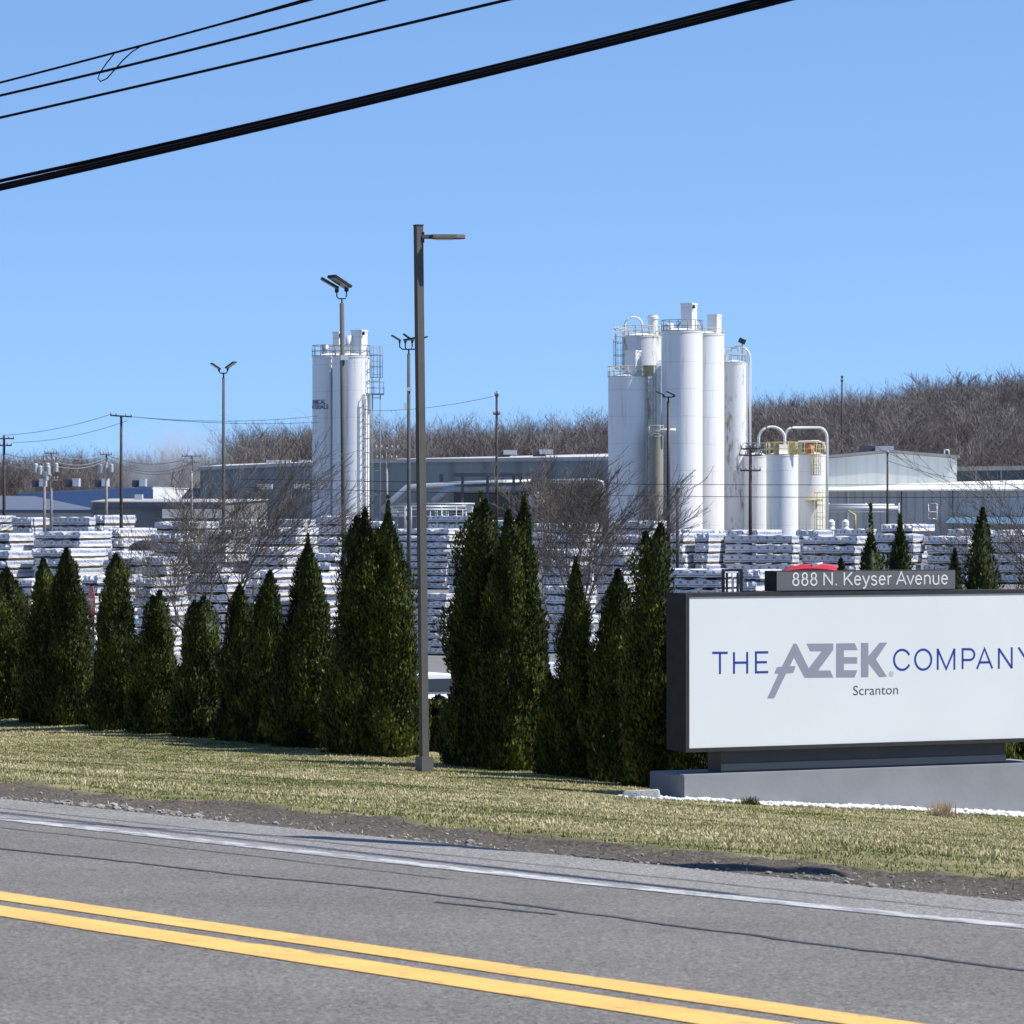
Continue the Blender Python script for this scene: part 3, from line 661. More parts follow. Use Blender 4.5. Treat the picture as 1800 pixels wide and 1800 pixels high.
def flood(root, base, ang_z, tilt, s=1.0, lensdown=True):
    """box floodlight on an arm tip"""
    rot = Matrix.Rotation(ang_z, 3, 'Z') @ Matrix.Rotation(-tilt, 3, 'Y')
    c = Vector(base) + rot @ Vector((.28 * s, 0, .06 * s))
    h = MB().box(c, (.62 * s, .42 * s, .075 * s), rot)
    h.box(Vector(base), (.12 * s, .09 * s, .18 * s))
    o = h.build('floodlight', M_DARK, root, bevel=.01 * s)
    MB().box(c + rot @ Vector((0, 0, -.045 * s)), (.54 * s, .34 * s, .015), rot).build('lens', M_LENS, o)
def flood_pole(name, label, px, D, pytop, w_px, lamps, drift=0.0, dark=False, extras=(), group='light poles in the yard'):
    x, y = XY(px, D); zg = float(backz(x, y)); Ht = ZP(pytop, D) - zg; r = w_px * D / FP / 2
    root = thing(name, label, 'light pole', (x, y, zg), 0, group)
    dx = drift * D / FP
    MB().tube([(0, 0, 0), (dx * .5, 0, Ht * .5), (dx, 0, Ht)], [r * 1.15, r, r * .85], 10).build('pole', M_DARK if dark else M_POLE, root)
    k = D / FP
    br = MB()
    br.tube([(dx, 0, Ht), (dx, 0, Ht + 8 * k)], 1.6 * k, 6)
    arms = []
    for (ox, oz, az, tilt, s) in lamps:
        br.tube([(dx, 0, Ht + 8 * k), (dx + ox * k * .7, 0, Ht + 8 * k), (dx + ox * k, 0, Ht + 12 * k), (dx + ox * k, 0, Ht + oz * k)], 1.3 * k, 6)
        arms.append((dx + ox * k, 0, Ht + oz * k, az, tilt, s))
    br.build('bracket', M_DARK, root)
    for ax, ay, az_, a, t, s in arms: flood(root, (ax, ay, az_), a, t, s)
    for (ox, dz, w, h, m) in extras:
        MB().box((dx * .8 + ox * k, -r, Ht - dz * k), (w * k, .12, h * k)).build('equipment_box', m, root)
    return root
M_WBOX = mat('white_box', (.8, .8, .8), .5)
flood_pole('light_pole', 'tall dark light pole with two tilted floodlights and a small white box', 607, 115, 533, 9.5,
           [(-9, 24, R(185), R(30), .95), (8, 26, R(215), R(28), 1.05)], drift=-6, extras=[(3, 96, 13, 8, M_WBOX)])
flood_pole('light_pole', 'light pole with four floodlights on a crossbar, partly behind the lamp post', 718.5, 230, 622, 7,
           [(-16, 22, R(190), R(30), 1.0), (-6, 22, R(-20), R(10), 1.2), (6, 22, R(170), R(35), 1.1), (15, 22, R(10), R(20), 1.1)], extras=[(1.5, 62, 8, 6, M_WBOX), (-6, 92, 5, 11, M_WBOX)])
flood_pole('light_pole', 'slim pole with two small floodlights spread like a Y, far left', 393, 260, 664, 6, [(-8, 14, R(200), R(32), 1.15), (7, 16, R(-25), R(32), 1.2)])
flood_pole('light_pole', 'black light pole with two curved lamps in front of the tall white silos', 1175, 240, 706, 7, [(-9, 10, R(180), R(25), .9), (10, 10, R(170), R(25), .9)], dark=True)

# ------------------------------------------------------------------ UTILITY POLES
M_INS = mat('insulator', (.35, .33, .32), .3); M_TRF = mat('transformer_grey', (.42, .44, .46), .45)
POLET = {}
def upole(px, pytop, D, w_px, arms, label, trf=(), grey=False, key=None, low=None):
    x, y = XY(px, D); zg = float(backz(x, y)); Ht = ZP(pytop, D) - zg; k = D / FP; r = w_px * k / 2
    root = thing('utility_pole', label, 'utility pole', (x, y, zg), 0, 'utility poles in the yard')
    M = M_GWOOD if grey else M_WOOD
    MB().tube([(0, 0, 0), (0, 0, Ht)], [r * 1.2, r * .8], 8).build('pole', M, root)
    for (dy, hw, tilt) in arms:
        c = (0, -r, Ht - dy * k)
        a = MB().box(c, (2 * hw * k, .12, max(.11, 2.0 * k)), Matrix.Rotation(tilt, 3, 'Y')).build('crossarm', M, root)
        for t in (-.95, -.45, .45, .95): ins = MB(); ins.tube([(t * hw * k, -r, Ht - dy * k - t * hw * k * math.sin(tilt)), (t * hw * k, -r, Ht - dy * k + .30 - t * hw * k * math.sin(tilt))], .05, 6); ins.build('insulator', M_INS, a)
    for (ox, dy) in trf:
        MB().lathe([(.0, -.4), (.18, -.38), (.19, .25), (.15, .33), (0, .35)], (ox * k, -.2, Ht - dy * k), 12).build('transformer', M_TRF, root)
    POLET[key or label] = (x, y, zg + Ht)
    return root
upole(7, 765, 330, 5.5, [(6, 18, 0), (18, 14, 0)], 'dark utility pole at the left edge with two crossarms', key='a')
upole(213, 730, 300, 5.5, [(1.5, 19, R(4))], 'tall wooden utility pole with one crossarm above the far left trees', key='b')
upole(78, 808, 320, 5, [(2, 17, 0), (32, 12, 0)], 'grey pole crowded with transformers, left of its twin', trf=[(-15, 14), (-7, 18), (7, 18), (4, 28)], grey=True, key='c')
upole(90, 795, 322, 4.5, [(2, 11, 0), (16, 12, 0), (49, 12, 0)], 'pole close to the right of the transformer pole', trf=[(9, 26), (-6, 26)], grey=True, key='d')
upole(187, 797, 340, 5, [(2, 10, 0)], 'light grey pole with two transformers beside the tall wooden one', trf=[(-10, 26), (9, 25)], grey=True, key='e')
upole(337, 800, 330, 4.5, [(2, 17, 0), (13, 13, 0)], 'light grey pole with two crossarms left of the long grey building', grey=True, key='f')
upole(680, 786, 300, 4.5, [(4, 20, 0), (22, 18, 0)], 'pale pole with crossarm between the left silos and the lamp post', grey=True, key='g')
upole(873, 688, 310, 5, [(8, 3, 0), (40, 6, 0)], 'tall plain wooden pole right of the lamp post', key='h')
upole(1319, 783, 290, 6, [(6, 17, 0), (17, 20, 0), (44, 18, 0)], 'dark pole with three crossarms in front of the short silos', key='i')
upole(1560, 797, 330, 4, [(1, 1.5, 0)], 'thin brown pole in front of the light warehouse', key='j')
upole(1191, 861, 250, 6, [(1, 2, 0)], 'short wooden post beside the black light pole', key='k')
upole(1480, 660, 600, 3.5, [(3, 2, 0), (10, 2, 0)], 'small mast on top of the wooded hill', key='m')

M_WIRE = mat('black_wire', (.008, .008, .009), .8, spec=.08)
M_WIREL = mat('grey_wire', (.25, .25, .26), .5)
def wire(a, b, sag, r, label, m=M_WIRE, n=16, name='overhead_wire', group='thin wires in the yard'):
    a, b = Vector(a), Vector(b); pts = []
    for k in range(n + 1):
        t = k / n; p = a.lerp(b, t); p.z -= sag * 4 * t * (1 - t); pts.append(p)
    return tag(MB().tube(pts, r, 5).build(name, m), label, 'wire', group)
ta = lambda k, dx=0, dz=0, dy=0: (POLET[k][0] + dx, POLET[k][1] + dy, POLET[k][2] + dz)
wire(ta('a', 0, 0), ta('b', -.7, .1), .3, .018, 'upper wire between the left edge pole and the tall wooden pole')
wire(ta('a', .7, -.6), ta('b', .5, -.4), .4, .018, 'lower wire between the left edge pole and the tall wooden pole')
wire(ta('b', .7, -.1), P(560, 731, 345), .4, .018, 'upper wire running right from the tall wooden pole to the left silos')
wire(ta('b', .7, -.1), P(560, 742, 345), .3, .018, 'lower wire running right from the tall wooden pole to the left silos')
for k_, (z_, s_) in enumerate([(-.2, .6), (-.6, .9), (-1.0, .8)]):
    wd_ = ['top', 'middle', 'bottom'][k_]
    wire(ta('a', 0, -1.3 + z_), ta('d', 0, z_), s_ * .5, .03, wd_ + ' pale wire from the left edge pole to the transformer poles', M_WIREL)
    wire(ta('d', 0, z_), ta('e', 0, z_ * .6), s_ * .6, .03, wd_ + ' pale sagging wire between the transformer poles', M_WIREL)
    wire(ta('e', 0, z_ * .6), ta('f', 0, z_), s_ * 1.1, .03, wd_ + ' pale sagging wire from the grey transformer pole to the next grey pole', M_WIREL)
wire(P(420, 842, 292), P(1860, 851, 292), .2, .022, 'upper of two long dark wires crossing the whole yard before the silos', n=30)
wire(P(420, 856, 289), P(1860, 873, 289), .3, .022, 'lower of two long dark wires crossing the whole yard before the silos', n=30)
wire(ta('h', -.3, -.4), P(650, 722, 352), .3, .018, 'faint wire from the left silos to the tall plain pole')
wire(ta('j', 0, -.6), P(1690, 842, 400), .2, .02, 'slanting wire from the thin brown pole to the warehouse')

# near overhead cables along the road
def shadow_u(px, py, D):
    p = P(px, py, D); u, w = uw(p.x, p.y); H = p.z - float(lawnz(u, w, False)); return u - .557 * H, w - .547 * H
def cab_depth(px, py):
    lo, hi = 14.0, 60.0
    for _ in range(40):
        m_ = (lo + hi) / 2; us_, ws_ = shadow_u(px, py, m_)
        if us_ - 3.5 - .32 * (min(max(ws_, -40), 5) + 11.2) < 0: lo = m_
        else: hi = m_
    return lo
def cab_pts(keys, uc, x0=-900, x1=2300, n=50):
    kx = [k[0] for k in keys]; ky = [k[1] for k in keys]
    c = np.polyfit(kx, ky, 2)
    lo, hi = min(kx), max(kx)
    def f(px):
        if px < lo: return np.polyval(c, lo) + (px - lo) * np.polyval(np.polyder(c), lo)
        if px > hi: return np.polyval(c, hi) + (px - hi) * np.polyval(np.polyder(c), hi)
        return np.polyval(c, px)
    out = []
    for px in np.linspace(x0, x1, n):
        s = (px - 900) / FP
        D = (uc + EU[1] * Y0) / (EU[0] * s + EU[1]) if uc > 6.8 else cab_depth(px, np.polyval(KM, px)) + (uc - 6.5)
        out.append(P(px, f(px), D))
    return out
K1 = [(0, 328), (200, 284), (300, 261), (500, 214), (600, 190), (800, 141), (1000, 90), (1200, 44), (1390, -5)]
def cable(keys, u, r, label, cat='cable', x0=-900, x1=3100, n=60, name='overhead_cable'):
    pts = cab_pts(keys, u, x0, x1, n)
    return pts, tag(MB().tube(pts, r, 8).build(name, M_WIRE), label, cat, 'cables over the road')
KM = np.polyfit([k[0] for k in K1], [k[1] for k in K1], 2)
pts1, _ = cable(K1, 6.5, .026, 'thickest black cable, lowest across the upper part of the sky')
pts1b, _ = cable([(x, y - 8 if x > 250 else y - 12 + x * .016) for x, y in K1], 6.53, [.013 + .006 * min(1, max(0, k / 60 - .2) * 3) for k in range(60)], 'thinner cable lying along the top of the thickest one, parting from it at the left')
cable([(x, y + 3) for x, y in K1], 6.47, .016, 'slim cable lashed below the thickest one')
cable([(0, 146), (165, 101), (245, 80), (340, 57), (440, 29), (535, 0)], 7.4, [.010 + .017 * min(1, max(0, (k - 19) / 6)) for k in range(60)], 'topmost black cable, thickening to the right, with a wire loop hanging from it')
cable([(0, 168), (200, 121), (400, 72), (600, 19), (690, -4)], 7.2, .0115, 'second black cable from the top, thin and even')
cable([(0, 207), (300, 138), (600, 69), (890, 0)], 7.0, .0115, 'third black cable from the top, thin, alone')
dl = lambda px, py: P(px, py, (7.4 + EU[1] * Y0) / (EU[0] * (px - 900) / FP + EU[1]) - .05)
lp_pts = [dl(*q) for q in ((201, 94), (188, 110), (176, 127), (172, 138), (177, 143), (188, 138), (202, 122), (216, 106), (232, 91), (250, 80))]
tag(MB().tube(lp_pts, .0055, 6).build('wire_loop', M_WIRE), 'slack loop of wire hanging from the topmost cable at the upper left', 'wire')
# closures added on the thick cable outside the frame to cast the verge shadow
q0, q1 = pts1[38], pts1[57]
for f0, f1, rr_, dz, lb in ((.0, .33, .13, -.14, 'smallest black closure added out of view to cast the verge shadow'), (.345, .665, .16, -.18, 'middle black closure added out of view to cast the verge shadow'), (.68, 1.0, .16, -.18, 'largest black closure added out of view to cast the verge shadow')):
    a_, b_2 = q0.lerp(q1, f0) + Vector((0, 0, dz)), q0.lerp(q1, f1) + Vector((0, 0, dz))
    sc_ = tag(MB().tube([a_, a_.lerp(b_2, .08), a_.lerp(b_2, .92), b_2], [rr_ * .4, rr_, rr_, rr_ * .4], 12).build('shadow_closure', M_WIRE), lb, 'shadow caster')

# ------------------------------------------------------------------ SILOS
def silo_paint():
    m = mat('white_silo_paint', (.68, .70, .73), .42, var=.03, vscale=.5)
    n, l = m.node_tree.nodes, m.node_tree.links; b = n['Principled BSDF']
    tc = n.new('ShaderNodeTexCoord'); s = n.new('ShaderNodeSeparateXYZ'); l.new(tc.outputs['Object'], s.inputs[0])
    w = n.new('ShaderNodeMath'); w.operation = 'PINGPONG'; w.inputs[1].default_value = 1.22; l.new(s.outputs['Z'], w.inputs[0])
    g = n.new('ShaderNodeMapRange'); g.inputs['From Min'].default_value = 0; g.inputs['From Max'].default_value = .05; l.new(w.outputs[0], g.inputs['Value'])
    mp = n.new('ShaderNodeMapping'); mp.inputs['Scale'].default_value = (2.2, 2.2, .12); l.new(tc.outputs['Object'], mp.inputs[0])
    t5 = n.new('ShaderNodeTexNoise'); t5.inputs['Scale'].default_value = 1.6; t5.inputs['Detail'].default_value = 8; t5.inputs['Roughness'].default_value = .65; l.new(mp.outputs[0], t5.inputs['Vector'])
    st5 = n.new('ShaderNodeValToRGB'); e5 = st5.color_ramp.elements; e5[0].position = .30; e5[0].color = (.58, .54, .48, 1); e5[1].position = .44; e5[1].color = (.79, .785, .77, 1); l.new(t5.outputs['Fac'], st5.inputs['Fac'])
    g5 = n.new('ShaderNodeMapRange'); g5.inputs['From Max'].default_value = .06; g5.inputs['To Min'].default_value = .84; l.new(w.outputs[0], g5.inputs['Value'])
    v5 = n.new('ShaderNodeVectorMath'); v5.operation = 'SCALE'; l.new(st5.outputs[0], v5.inputs[0]); l.new(g5.outputs[0], v5.inputs['Scale']); l.new(v5.outputs[0], b.inputs['Base Color'])
    bp = n.new('ShaderNodeBump'); bp.inputs['Strength'].default_value = .25; bp.inputs['Distance'].default_value = .03; l.new(g.outputs[0], bp.inputs['Height']); l.new(bp.outputs['Normal'], b.inputs['Normal'])
    return m
M_SILO = silo_paint()
def rust_paint():
    m = bpy.data.materials.new('stained_silo_paint'); m.use_nodes = True; n, l = m.node_tree.nodes, m.node_tree.links
    b = n['Principled BSDF']; b.inputs['Roughness'].default_value = .55
    tc = n.new('ShaderNodeTexCoord'); mp = n.new('ShaderNodeMapping'); mp.inputs['Scale'].default_value = (1, 1, .25); l.new(tc.outputs['Object'], mp.inputs[0])
    t = n.new('ShaderNodeTexNoise'); t.inputs['Scale'].default_value = 1.5; t.inputs['Detail'].default_value = 9; t.inputs['Roughness'].default_value = .7; l.new(mp.outputs[0], t.inputs['Vector'])
    r = n.new('ShaderNodeValToRGB'); e = r.color_ramp.elements; e[0].position = .36; e[0].color = (.34, .24, .15, 1); e[1].position = .47; e[1].color = (.74, .74, .73, 1); l.new(t.outputs['Fac'], r.inputs['Fac'])
    l.new(r.outputs[0], b.inputs['Base Color']); return m
M_RUST = rust_paint()
M_YELL = mat('safety_yellow', (.50, .42, .17), .5, var=.25, vscale=3)
M_YPALE = mat('faded_yellow_rail', (.48, .46, .36), .6, var=.3, vscale=3)
M_GALV = mat('galvanised', (.33, .36, .38), .5, .4)
M_PIPE = mat('pipe_white', (.72, .72, .70), .4)
M_DKR = mat('dark_rail', (.16, .19, .21), .5)
def railing(root, rad, z, h, m, n=14, a0=0, a1=360, th=.035):
    mb = MB(); full = abs(a1 - a0) >= 360
    angs = [R(a0 + (a1 - a0) * k / n) for k in range(n + (0 if full else 1))]
    for a in angs: mb.tube([(rad * math.cos(a), rad * math.sin(a), z), (rad * math.cos(a), rad * math.sin(a), z + h)], th, 5)
    for zz in (z + h, z + h * .5, z + .05):
        ring = [(rad * math.cos(R(a0 + (a1 - a0) * k / 36)), rad * math.sin(R(a0 + (a1 - a0) * k / 36)), zz) for k in range(37)]
        mb.tube(ring, th, 5)
    return mb.build('railing', m, root)
def caged_ladder(root, x, y, z0, z1, m, w=.5, depth=.75, face=-90, cage_from=None, step=1.2, th=.035):
    rz = Matrix.Rotation(R(face + 90), 3, 'Z')
    f = lambda a, b, c: tuple(rz @ Vector((a, b, 0)) + Vector((x, y, c)))
    mb = MB()
    for s in (-1, 1): mb.tube([f(s * w / 2, 0, z0), f(s * w / 2, 0, z1)], th, 5)
    k = z0
    while k < z1: mb.tube([f(-w / 2, 0, k), f(w / 2, 0, k)], th * .6, 4); k += .6
    lad = mb.build('ladder', m, root)
    if cage_from is not None:
        cg = MB(); k = cage_from
        pts = [(-w / 2, 0), (-w * .8, -depth * .45), (-w * .45, -depth * .9), (0, -depth), (w * .45, -depth * .9), (w * .8, -depth * .45), (w / 2, 0)]
        while k <= z1 + .01: cg.tube([f(a, b, k) for a, b in pts], th, 5); k += step
        for a, b in pts[1:-1]: cg.tube([f(a, b, cage_from), f(a, b, z1)], th * .8, 5)
        cg.build('safety_cage', m, lad)
    return lad
def vent_box(root, x, y, z, w, h, m=None, round_=False, dark=True):
    m = m or M_SILO
    if round_:
        o = MB().lathe([(w / 2, 0), (w / 2, h * .8), (w * .58, h * .82), (w * .58, h * .93), (w * .5, h * .95), (w * .5, h), (0, h)], (x, y, z), 16).build('vent_filter', M_SILO if m is None else m, root)
    else:
        rt_ = Matrix.Rotation(R(-28), 3, 'Z')
        o = MB().box((x, y, z + h / 2), (w * .72, w * .72, h), rt_).build('vent_filter', m, root, bevel=.02)
        MB().box((x, y, z + h + .02), (w * .78, w * .78, .14), rt_).build('filter_lid', m, o)
        if dark: MB().box((x + .17 * w, y - .37 * w, z + h * .88), (w * .36, .14, h * .12), rt_ @ Matrix.Rotation(R(-14), 3, 'Y')).build('louvre', M_DARK, o)
    return o
def gooseneck(root, x0, x1, y, z, top, r=.09, down=None, m=None):
    pts = [(x0, y, z)]
    c = (x0 + x1) / 2; rr2 = (x1 - x0) / 2
    for k in range(13): a = math.pi - math.pi * k / 12; pts.append((c + rr2 * math.cos(a), y, top - rr2 * .9 + rr2 * .9 * math.sin(a)))
    pts.append((x1, y, down if down is not None else z))
    return MB().tube(pts, r, 8).build('fill_pipe', m or M_PIPE, root)
def silo(px0, px1, pytop, D, label, m=None, ring=True):
    cx = (px0 + px1) / 2; x, y = XY(cx, D); zg = float(backz(x, y)) - .05; k = D / FP; r = (px1 - px0) / 2 * k; H = ZP(pytop, D) - zg
    root = thing('silo', label, 'silo', (x, y, zg), 0, 'white silos')
    MB().lathe([(r * 1.03, 0), (r * 1.03, .3), (r, .31), (r, H * .33), (r, H * .66), (r, H - .12), (r * 1.02, H - .11), (r * 1.02, H), (r * .5, H + .25), (0, H + .35)], n=56).build('shell', m or M_SILO, root)
    return root, r, H, k
# left pair
sL, r, H, k = silo(549, 614, 627, 364.5, 'left one of the two slim white silos, with dark lettering on its side')
railing(sL, r * 1.0, H, 1.0, M_DKR, n=12)
vent_box(sL, 12 * k, 0, H, 18 * k, 42 * k, dark=True)
MB().tube([(-9 * k, -.4, H), (-9 * k, -.4, H + 1.1)], .35, 10).build('hatch', M_GALV, sL)
M_LETT = mat('navy_lettering', (.05, .07, .16), .6)
for txt, dz, wt in (('CHEMICAL', ZP(711, 364.5), 1.45), ('MATERIALS', ZP(713 + 6.5, 364.5), 1.62)):
    text_mesh('lettering', txt, M_LETT, sL, .40, (0, 0, dz - sL.location.z), (0, 0, 0), width=wt * 1.42, bend=(r, R(187)), bold=.02)
MB().tube([(.12, -r - .1, 0.2), (.12, -r - .1, H)], .07, 6).build('downpipe', M_GALV, sL)
sR, r, H, k = silo(585, 650, 627, 361.2, 'right one of the two slim white silos, with the caged ladder')
railing(sR, r * 1.0, H, 1.0, M_DKR, n=12)
vent_box(sR, 14 * k, 0, H, 30 * k, 45 * k)
MB().tube([(-4 * k, -.3, H), (-4 * k, -.3, H + 1.9)], .3, 10).build('hatch', M_PIPE, sR)
zpl = ZP(693, 361) - sR.location.z
caged_ladder(sR, r + .55, -.2, zpl, H + 1.0, M_DKR, w=.7, depth=1.0, face=-80, cage_from=zpl + 1.5, step=1.0)
caged_ladder(sR, r * .80, -r * .70, 0, zpl, M_DKR, w=.45, depth=.6, face=-50, cage_from=2.5, step=1.3)
MB().box((r + .35, -.3, zpl), (1.9, 1.2, .12)).build('platform', M_DKR, sR)
pr = MB()
for xx in (-.5, .4, 1.3): pr.tube([(r + xx, -.85, zpl), (r + xx, -.85, zpl + 1.1)], .035, 5)
for zz in (.55, 1.1): pr.tube([(r - .5, -.85, zpl + zz), (r + 1.3, -.85, zpl + zz), (r + 1.3, .3, zpl + zz)], .035, 5)
pr.build('platform_railing', M_DKR, sR)
sf = MB()
for xx in (.25, .95): sf.tube([(r + xx, .1, 0), (r + xx, .1, zpl)], .05, 5)
kz = .8
while kz < zpl: sf.tube([(r + .25, .1, kz), (r + .95, .1, kz)], .03, 4); kz += 2.2
sf.build('ladder_support', M_DKR, sR)

# right cluster
s2, r, H, k = silo(1095, 1162, 592, 364, 'tall stained white silo behind the front one, topped by a pipe arch and yellow rails', M_RUST)
railing(s2, r, H, .95, M_YPALE, n=16)
vent_box(s2, 19 * k, 0, H, 17 * k, 38 * k, round_=True, m=M_SILO)
gooseneck(s2, -30 * k, 0, -.3, H, H + 34 * k, .10)
caged_ladder(s2, -r - .35, -.4, ZP(650, 364) - s2.location.z, H + .9, M_YPALE, w=.6, depth=.8, face=-100, cage_from=ZP(648, 364) - s2.location.z, step=1.2)
MB().box((-r * .2, -r * .96, H - 2.6), (.25, .1, .8)).build('rust_patch', mat('rust_mark', (.16, .12, .12), .9, var=.3), s2)
s1, r, H, k = silo(1069, 1137, 663, 358, 'lower front left silo of the big cluster, mostly shaded, with yellow rails')
railing(s1, r, H, .95, M_YPALE, n=16)
vent_box(s1, 9 * k, -.4, H, 30 * k, 45 * k, dark=False)
MB().box((36 * k, -.7, H + .55), (.9, .12, 1.0)).build('gate', M_YELL, s1)
caged_ladder(s1, r + .30, -.5, 0, H + 1.0, M_YPALE, w=.55, depth=.8, face=-75, cage_from=3, step=1.25)
s3, r, H, k = silo(1163, 1235, 583, 357.2, 'widest and tallest silo of the cluster, with the high filter tower on top')
railing(s3, r, H, 1.0, M_DKR, n=14)
vent_box(s3, 12 * k, 0, H, 30 * k, 48 * k)
gooseneck(s3, -.4, 44 * k - .6, .5, H, H + 22 * k, .09)
MB().tube([(-22 * k, -.3, H), (-22 * k, -.3, H + .7)], .4, 10).build('hatch', M_PIPE, s3)
s4, r, H, k = silo(1202, 1273, 588, 362.5, 'tall silo tucked behind the right side of the widest one')
railing(s4, r, H, .5, M_YPALE, n=12)
vent_box(s4, 18 * k, -.2, H, 26 * k, 33 * k, dark=False)
s5, r, H, k = silo(1268, 1314, 638, 366.5, 'slimmest tall silo at the right, with a floodlight and long pipe', M_RUST)
railing(s5, r, H, 1.4, M_YPALE, n=10)
MB().tube([(13 * k, -.4, H), (13 * k, -.4, H + 34 * k)], .05, 6).build('floodlight_mast', M_GALV, s5)
MB().box((13 * k, -.5, H + 38 * k), (.65, .45, .45), Matrix.Rotation(R(25), 3, 'Y')).build('floodlight', M_DARK, s5, bevel=.02)
gooseneck(s5, -18 * k + .1, 27 * k, -.5, H, H + 28 * k, .10, down=1.0)
MB().tube([(r + .12, -.55, .5), (r + .12, -.55, H)], .06, 6).build('conduit', M_GALV, s5)
# short silos
s7, r, H, k = silo(1306, 1352, 802, 366, 'shaded short silo at the left of the low trio, behind the dark pole')
railing(s7, r, H, 1.2, M_DKR, n=8)
s6, r, H, k = silo(1347, 1403, 800, 358, 'middle short silo with a dark seam, under the yellow platform')
railing(s6, r, H, 1.15, M_YELL, n=10)
gooseneck(s6, -41 * k, 5 * k, .3, H, H + 50 * k, .11)
for (ox, ww) in ((-12, 10), (16, 12), (30, 8)): MB().box((ox * k, -r * .9, H + .55), (ww * k, .12, 1.05)).build('gate', M_YELL, s6)
MB().box((0, 0, H + .5), (1.1, 1.0, .9), Matrix.Rotation(R(20), 3, 'Z')).build('vent_filter', M_PIPE, s6, bevel=.03)
s8, r, H, k = silo(1397, 1453, 800, 362, 'right short silo with yellow ladder and orange fitting on top')
railing(s8, r, H, 1.15, M_YELL, n=10)
pa = MB(); pa.tube([(-46 * k, -.5, H)] + [(-46 * k + 14 * k * (1 - math.cos(R(a))), -.5, H + 30 * k + 18 * k * math.sin(R(a))) for a in range(0, 91, 15)] + [(14 * k + 14 * k * math.sin(R(a)), -.5, H + 30 * k + 18 * k * math.cos(R(a))) for a in range(0, 91, 15)] + [(29 * k, -.5, .5)], .12, 8)
pa.build('fill_pipe', M_PIPE, s8)
pa = MB(); pa.tube([(-26 * k, .3, H + .9), (-20 * k, .3, H + 24 * k), (14 * k, .3, H + 25 * k), (24 * k, .3, H + 20 * k), (27 * k, .3, H + 6 * k)], .08, 8); pa.build('return_pipe', M_PIPE, s8)
MB().lathe([(.0, 0), (.35, .02), (.4, .5), (.28, .8), (0, .85)], (-2 * k, -.8, H + .1), 12).build('orange_fitting', mat('orange_paint', (.55, .12, .04), .5), s8)
zm = ZP(880, 362) - s8.location.z
caged_ladder(s8, .25 * r, -r - .15, ZP(835, 362) - s8.location.z, H + .9, M_YELL, w=.5, depth=.5, face=-90, cage_from=ZP(835, 362) - s8.location.z, step=.9)
MB().box((.1 * r, -r - .35, zm), (1.5, .8, .12)).build('landing', M_YELL, s8)
caged_ladder(s8, .45 * r, -r - .45, 0, zm + 1.0, M_YELL, w=.6, depth=.7, face=-90, cage_from=1.0, step=1.1)
# yellow stained slim hopper between the clusters
hp, r, H, k = silo(1141, 1166, 768, 355.5, 'slim yellowish dust collector standing between the two tall silos', mat('yellowed_paint', (.27, .255, .19), .6, var=.2, vscale=1.2, stretch=(1, 1, .2)))
railing(hp, r, H, 1.0, M_YPALE, n=6)
MB().tube([(0, -.4, H + .6), (34 * k, -.6, H + .6)], .13, 8).build('cross_pipe', M_PIPE, hp)

# ------------------------------------------------------------------ BUILDINGS
def ribbed(name, col, scale=1.1, amt=.10):
    m = bpy.data.materials.new(name); m.use_nodes = True; n, l = m.node_tree.nodes, m.node_tree.links
    b = n['Principled BSDF']; b.inputs['Roughness'].default_value = .5
    tc = n.new('ShaderNodeTexCoord'); s = n.new('ShaderNodeSeparateXYZ'); l.new(tc.outputs['Object'], s.inputs[0])
    ad = n.new('ShaderNodeMath'); ad.operation = 'ADD'; l.new(s.outputs['X'], ad.inputs[0])
    ml = n.new('ShaderNodeMath'); ml.operation = 'MULTIPLY'; ml.inputs[1].default_value = .35; l.new(s.outputs['Y'], ml.inputs[0]); l.new(ml.outputs[0], ad.inputs[1])
    pp = n.new('ShaderNodeMath'); pp.operation = 'PINGPONG'; pp.inputs[1].default_value = scale / 2; l.new(ad.outputs[0], pp.inputs[0])
    g = n.new('ShaderNodeMapRange'); g.inputs['From Min'].default_value = 0; g.inputs['From Max'].default_value = scale * .18; g.inputs['To Min'].default_value = 1 - amt * 2.2; g.inputs['To Max'].default_value = 1; l.new(pp.outputs[0], g.inputs['Value'])
    t = n.new('ShaderNodeTexNoise'); t.inputs['Scale'].default_value = .5; t.inputs['Detail'].default_value = 6; mp = n.new('ShaderNodeMapping'); mp.inputs['Scale'].default_value = (2, 2, .3); l.new(tc.outputs['Object'], mp.inputs[0]); l.new(mp.outputs[0], t.inputs['Vector'])
    g2 = n.new('ShaderNodeMapRange'); g2.inputs['To Min'].default_value = .82; g2.inputs['To Max'].default_value = 1.12; l.new(t.outputs['Fac'], g2.inputs['Value'])
    mm = n.new('ShaderNodeMath'); mm.operation = 'MULTIPLY'; l.new(g.outputs[0], mm.inputs[0]); l.new(g2.outputs[0], mm.inputs[1])
    sc = n.new('ShaderNodeVectorMath'); sc.operation = 'SCALE'; sc.inputs[0].default_value = col; l.new(mm.outputs[0], sc.inputs['Scale']); l.new(sc.outputs[0], b.inputs['Base Color'])
    bp = n.new('ShaderNodeBump'); bp.inputs['Strength'].default_value = .6; bp.inputs['Distance'].default_value = .05; l.new(g.outputs[0], bp.inputs['Height']); l.new(bp.outputs['Normal'], b.inputs['Normal'])
    return m
M_ROOFW = mat('pale_metal_roof', (.68, .68, .66), .55, var=.08, vscale=.3)
M_ROOFG = mat('grey_roof', (.30, .29, .28), .8, var=.15, vscale=.3)
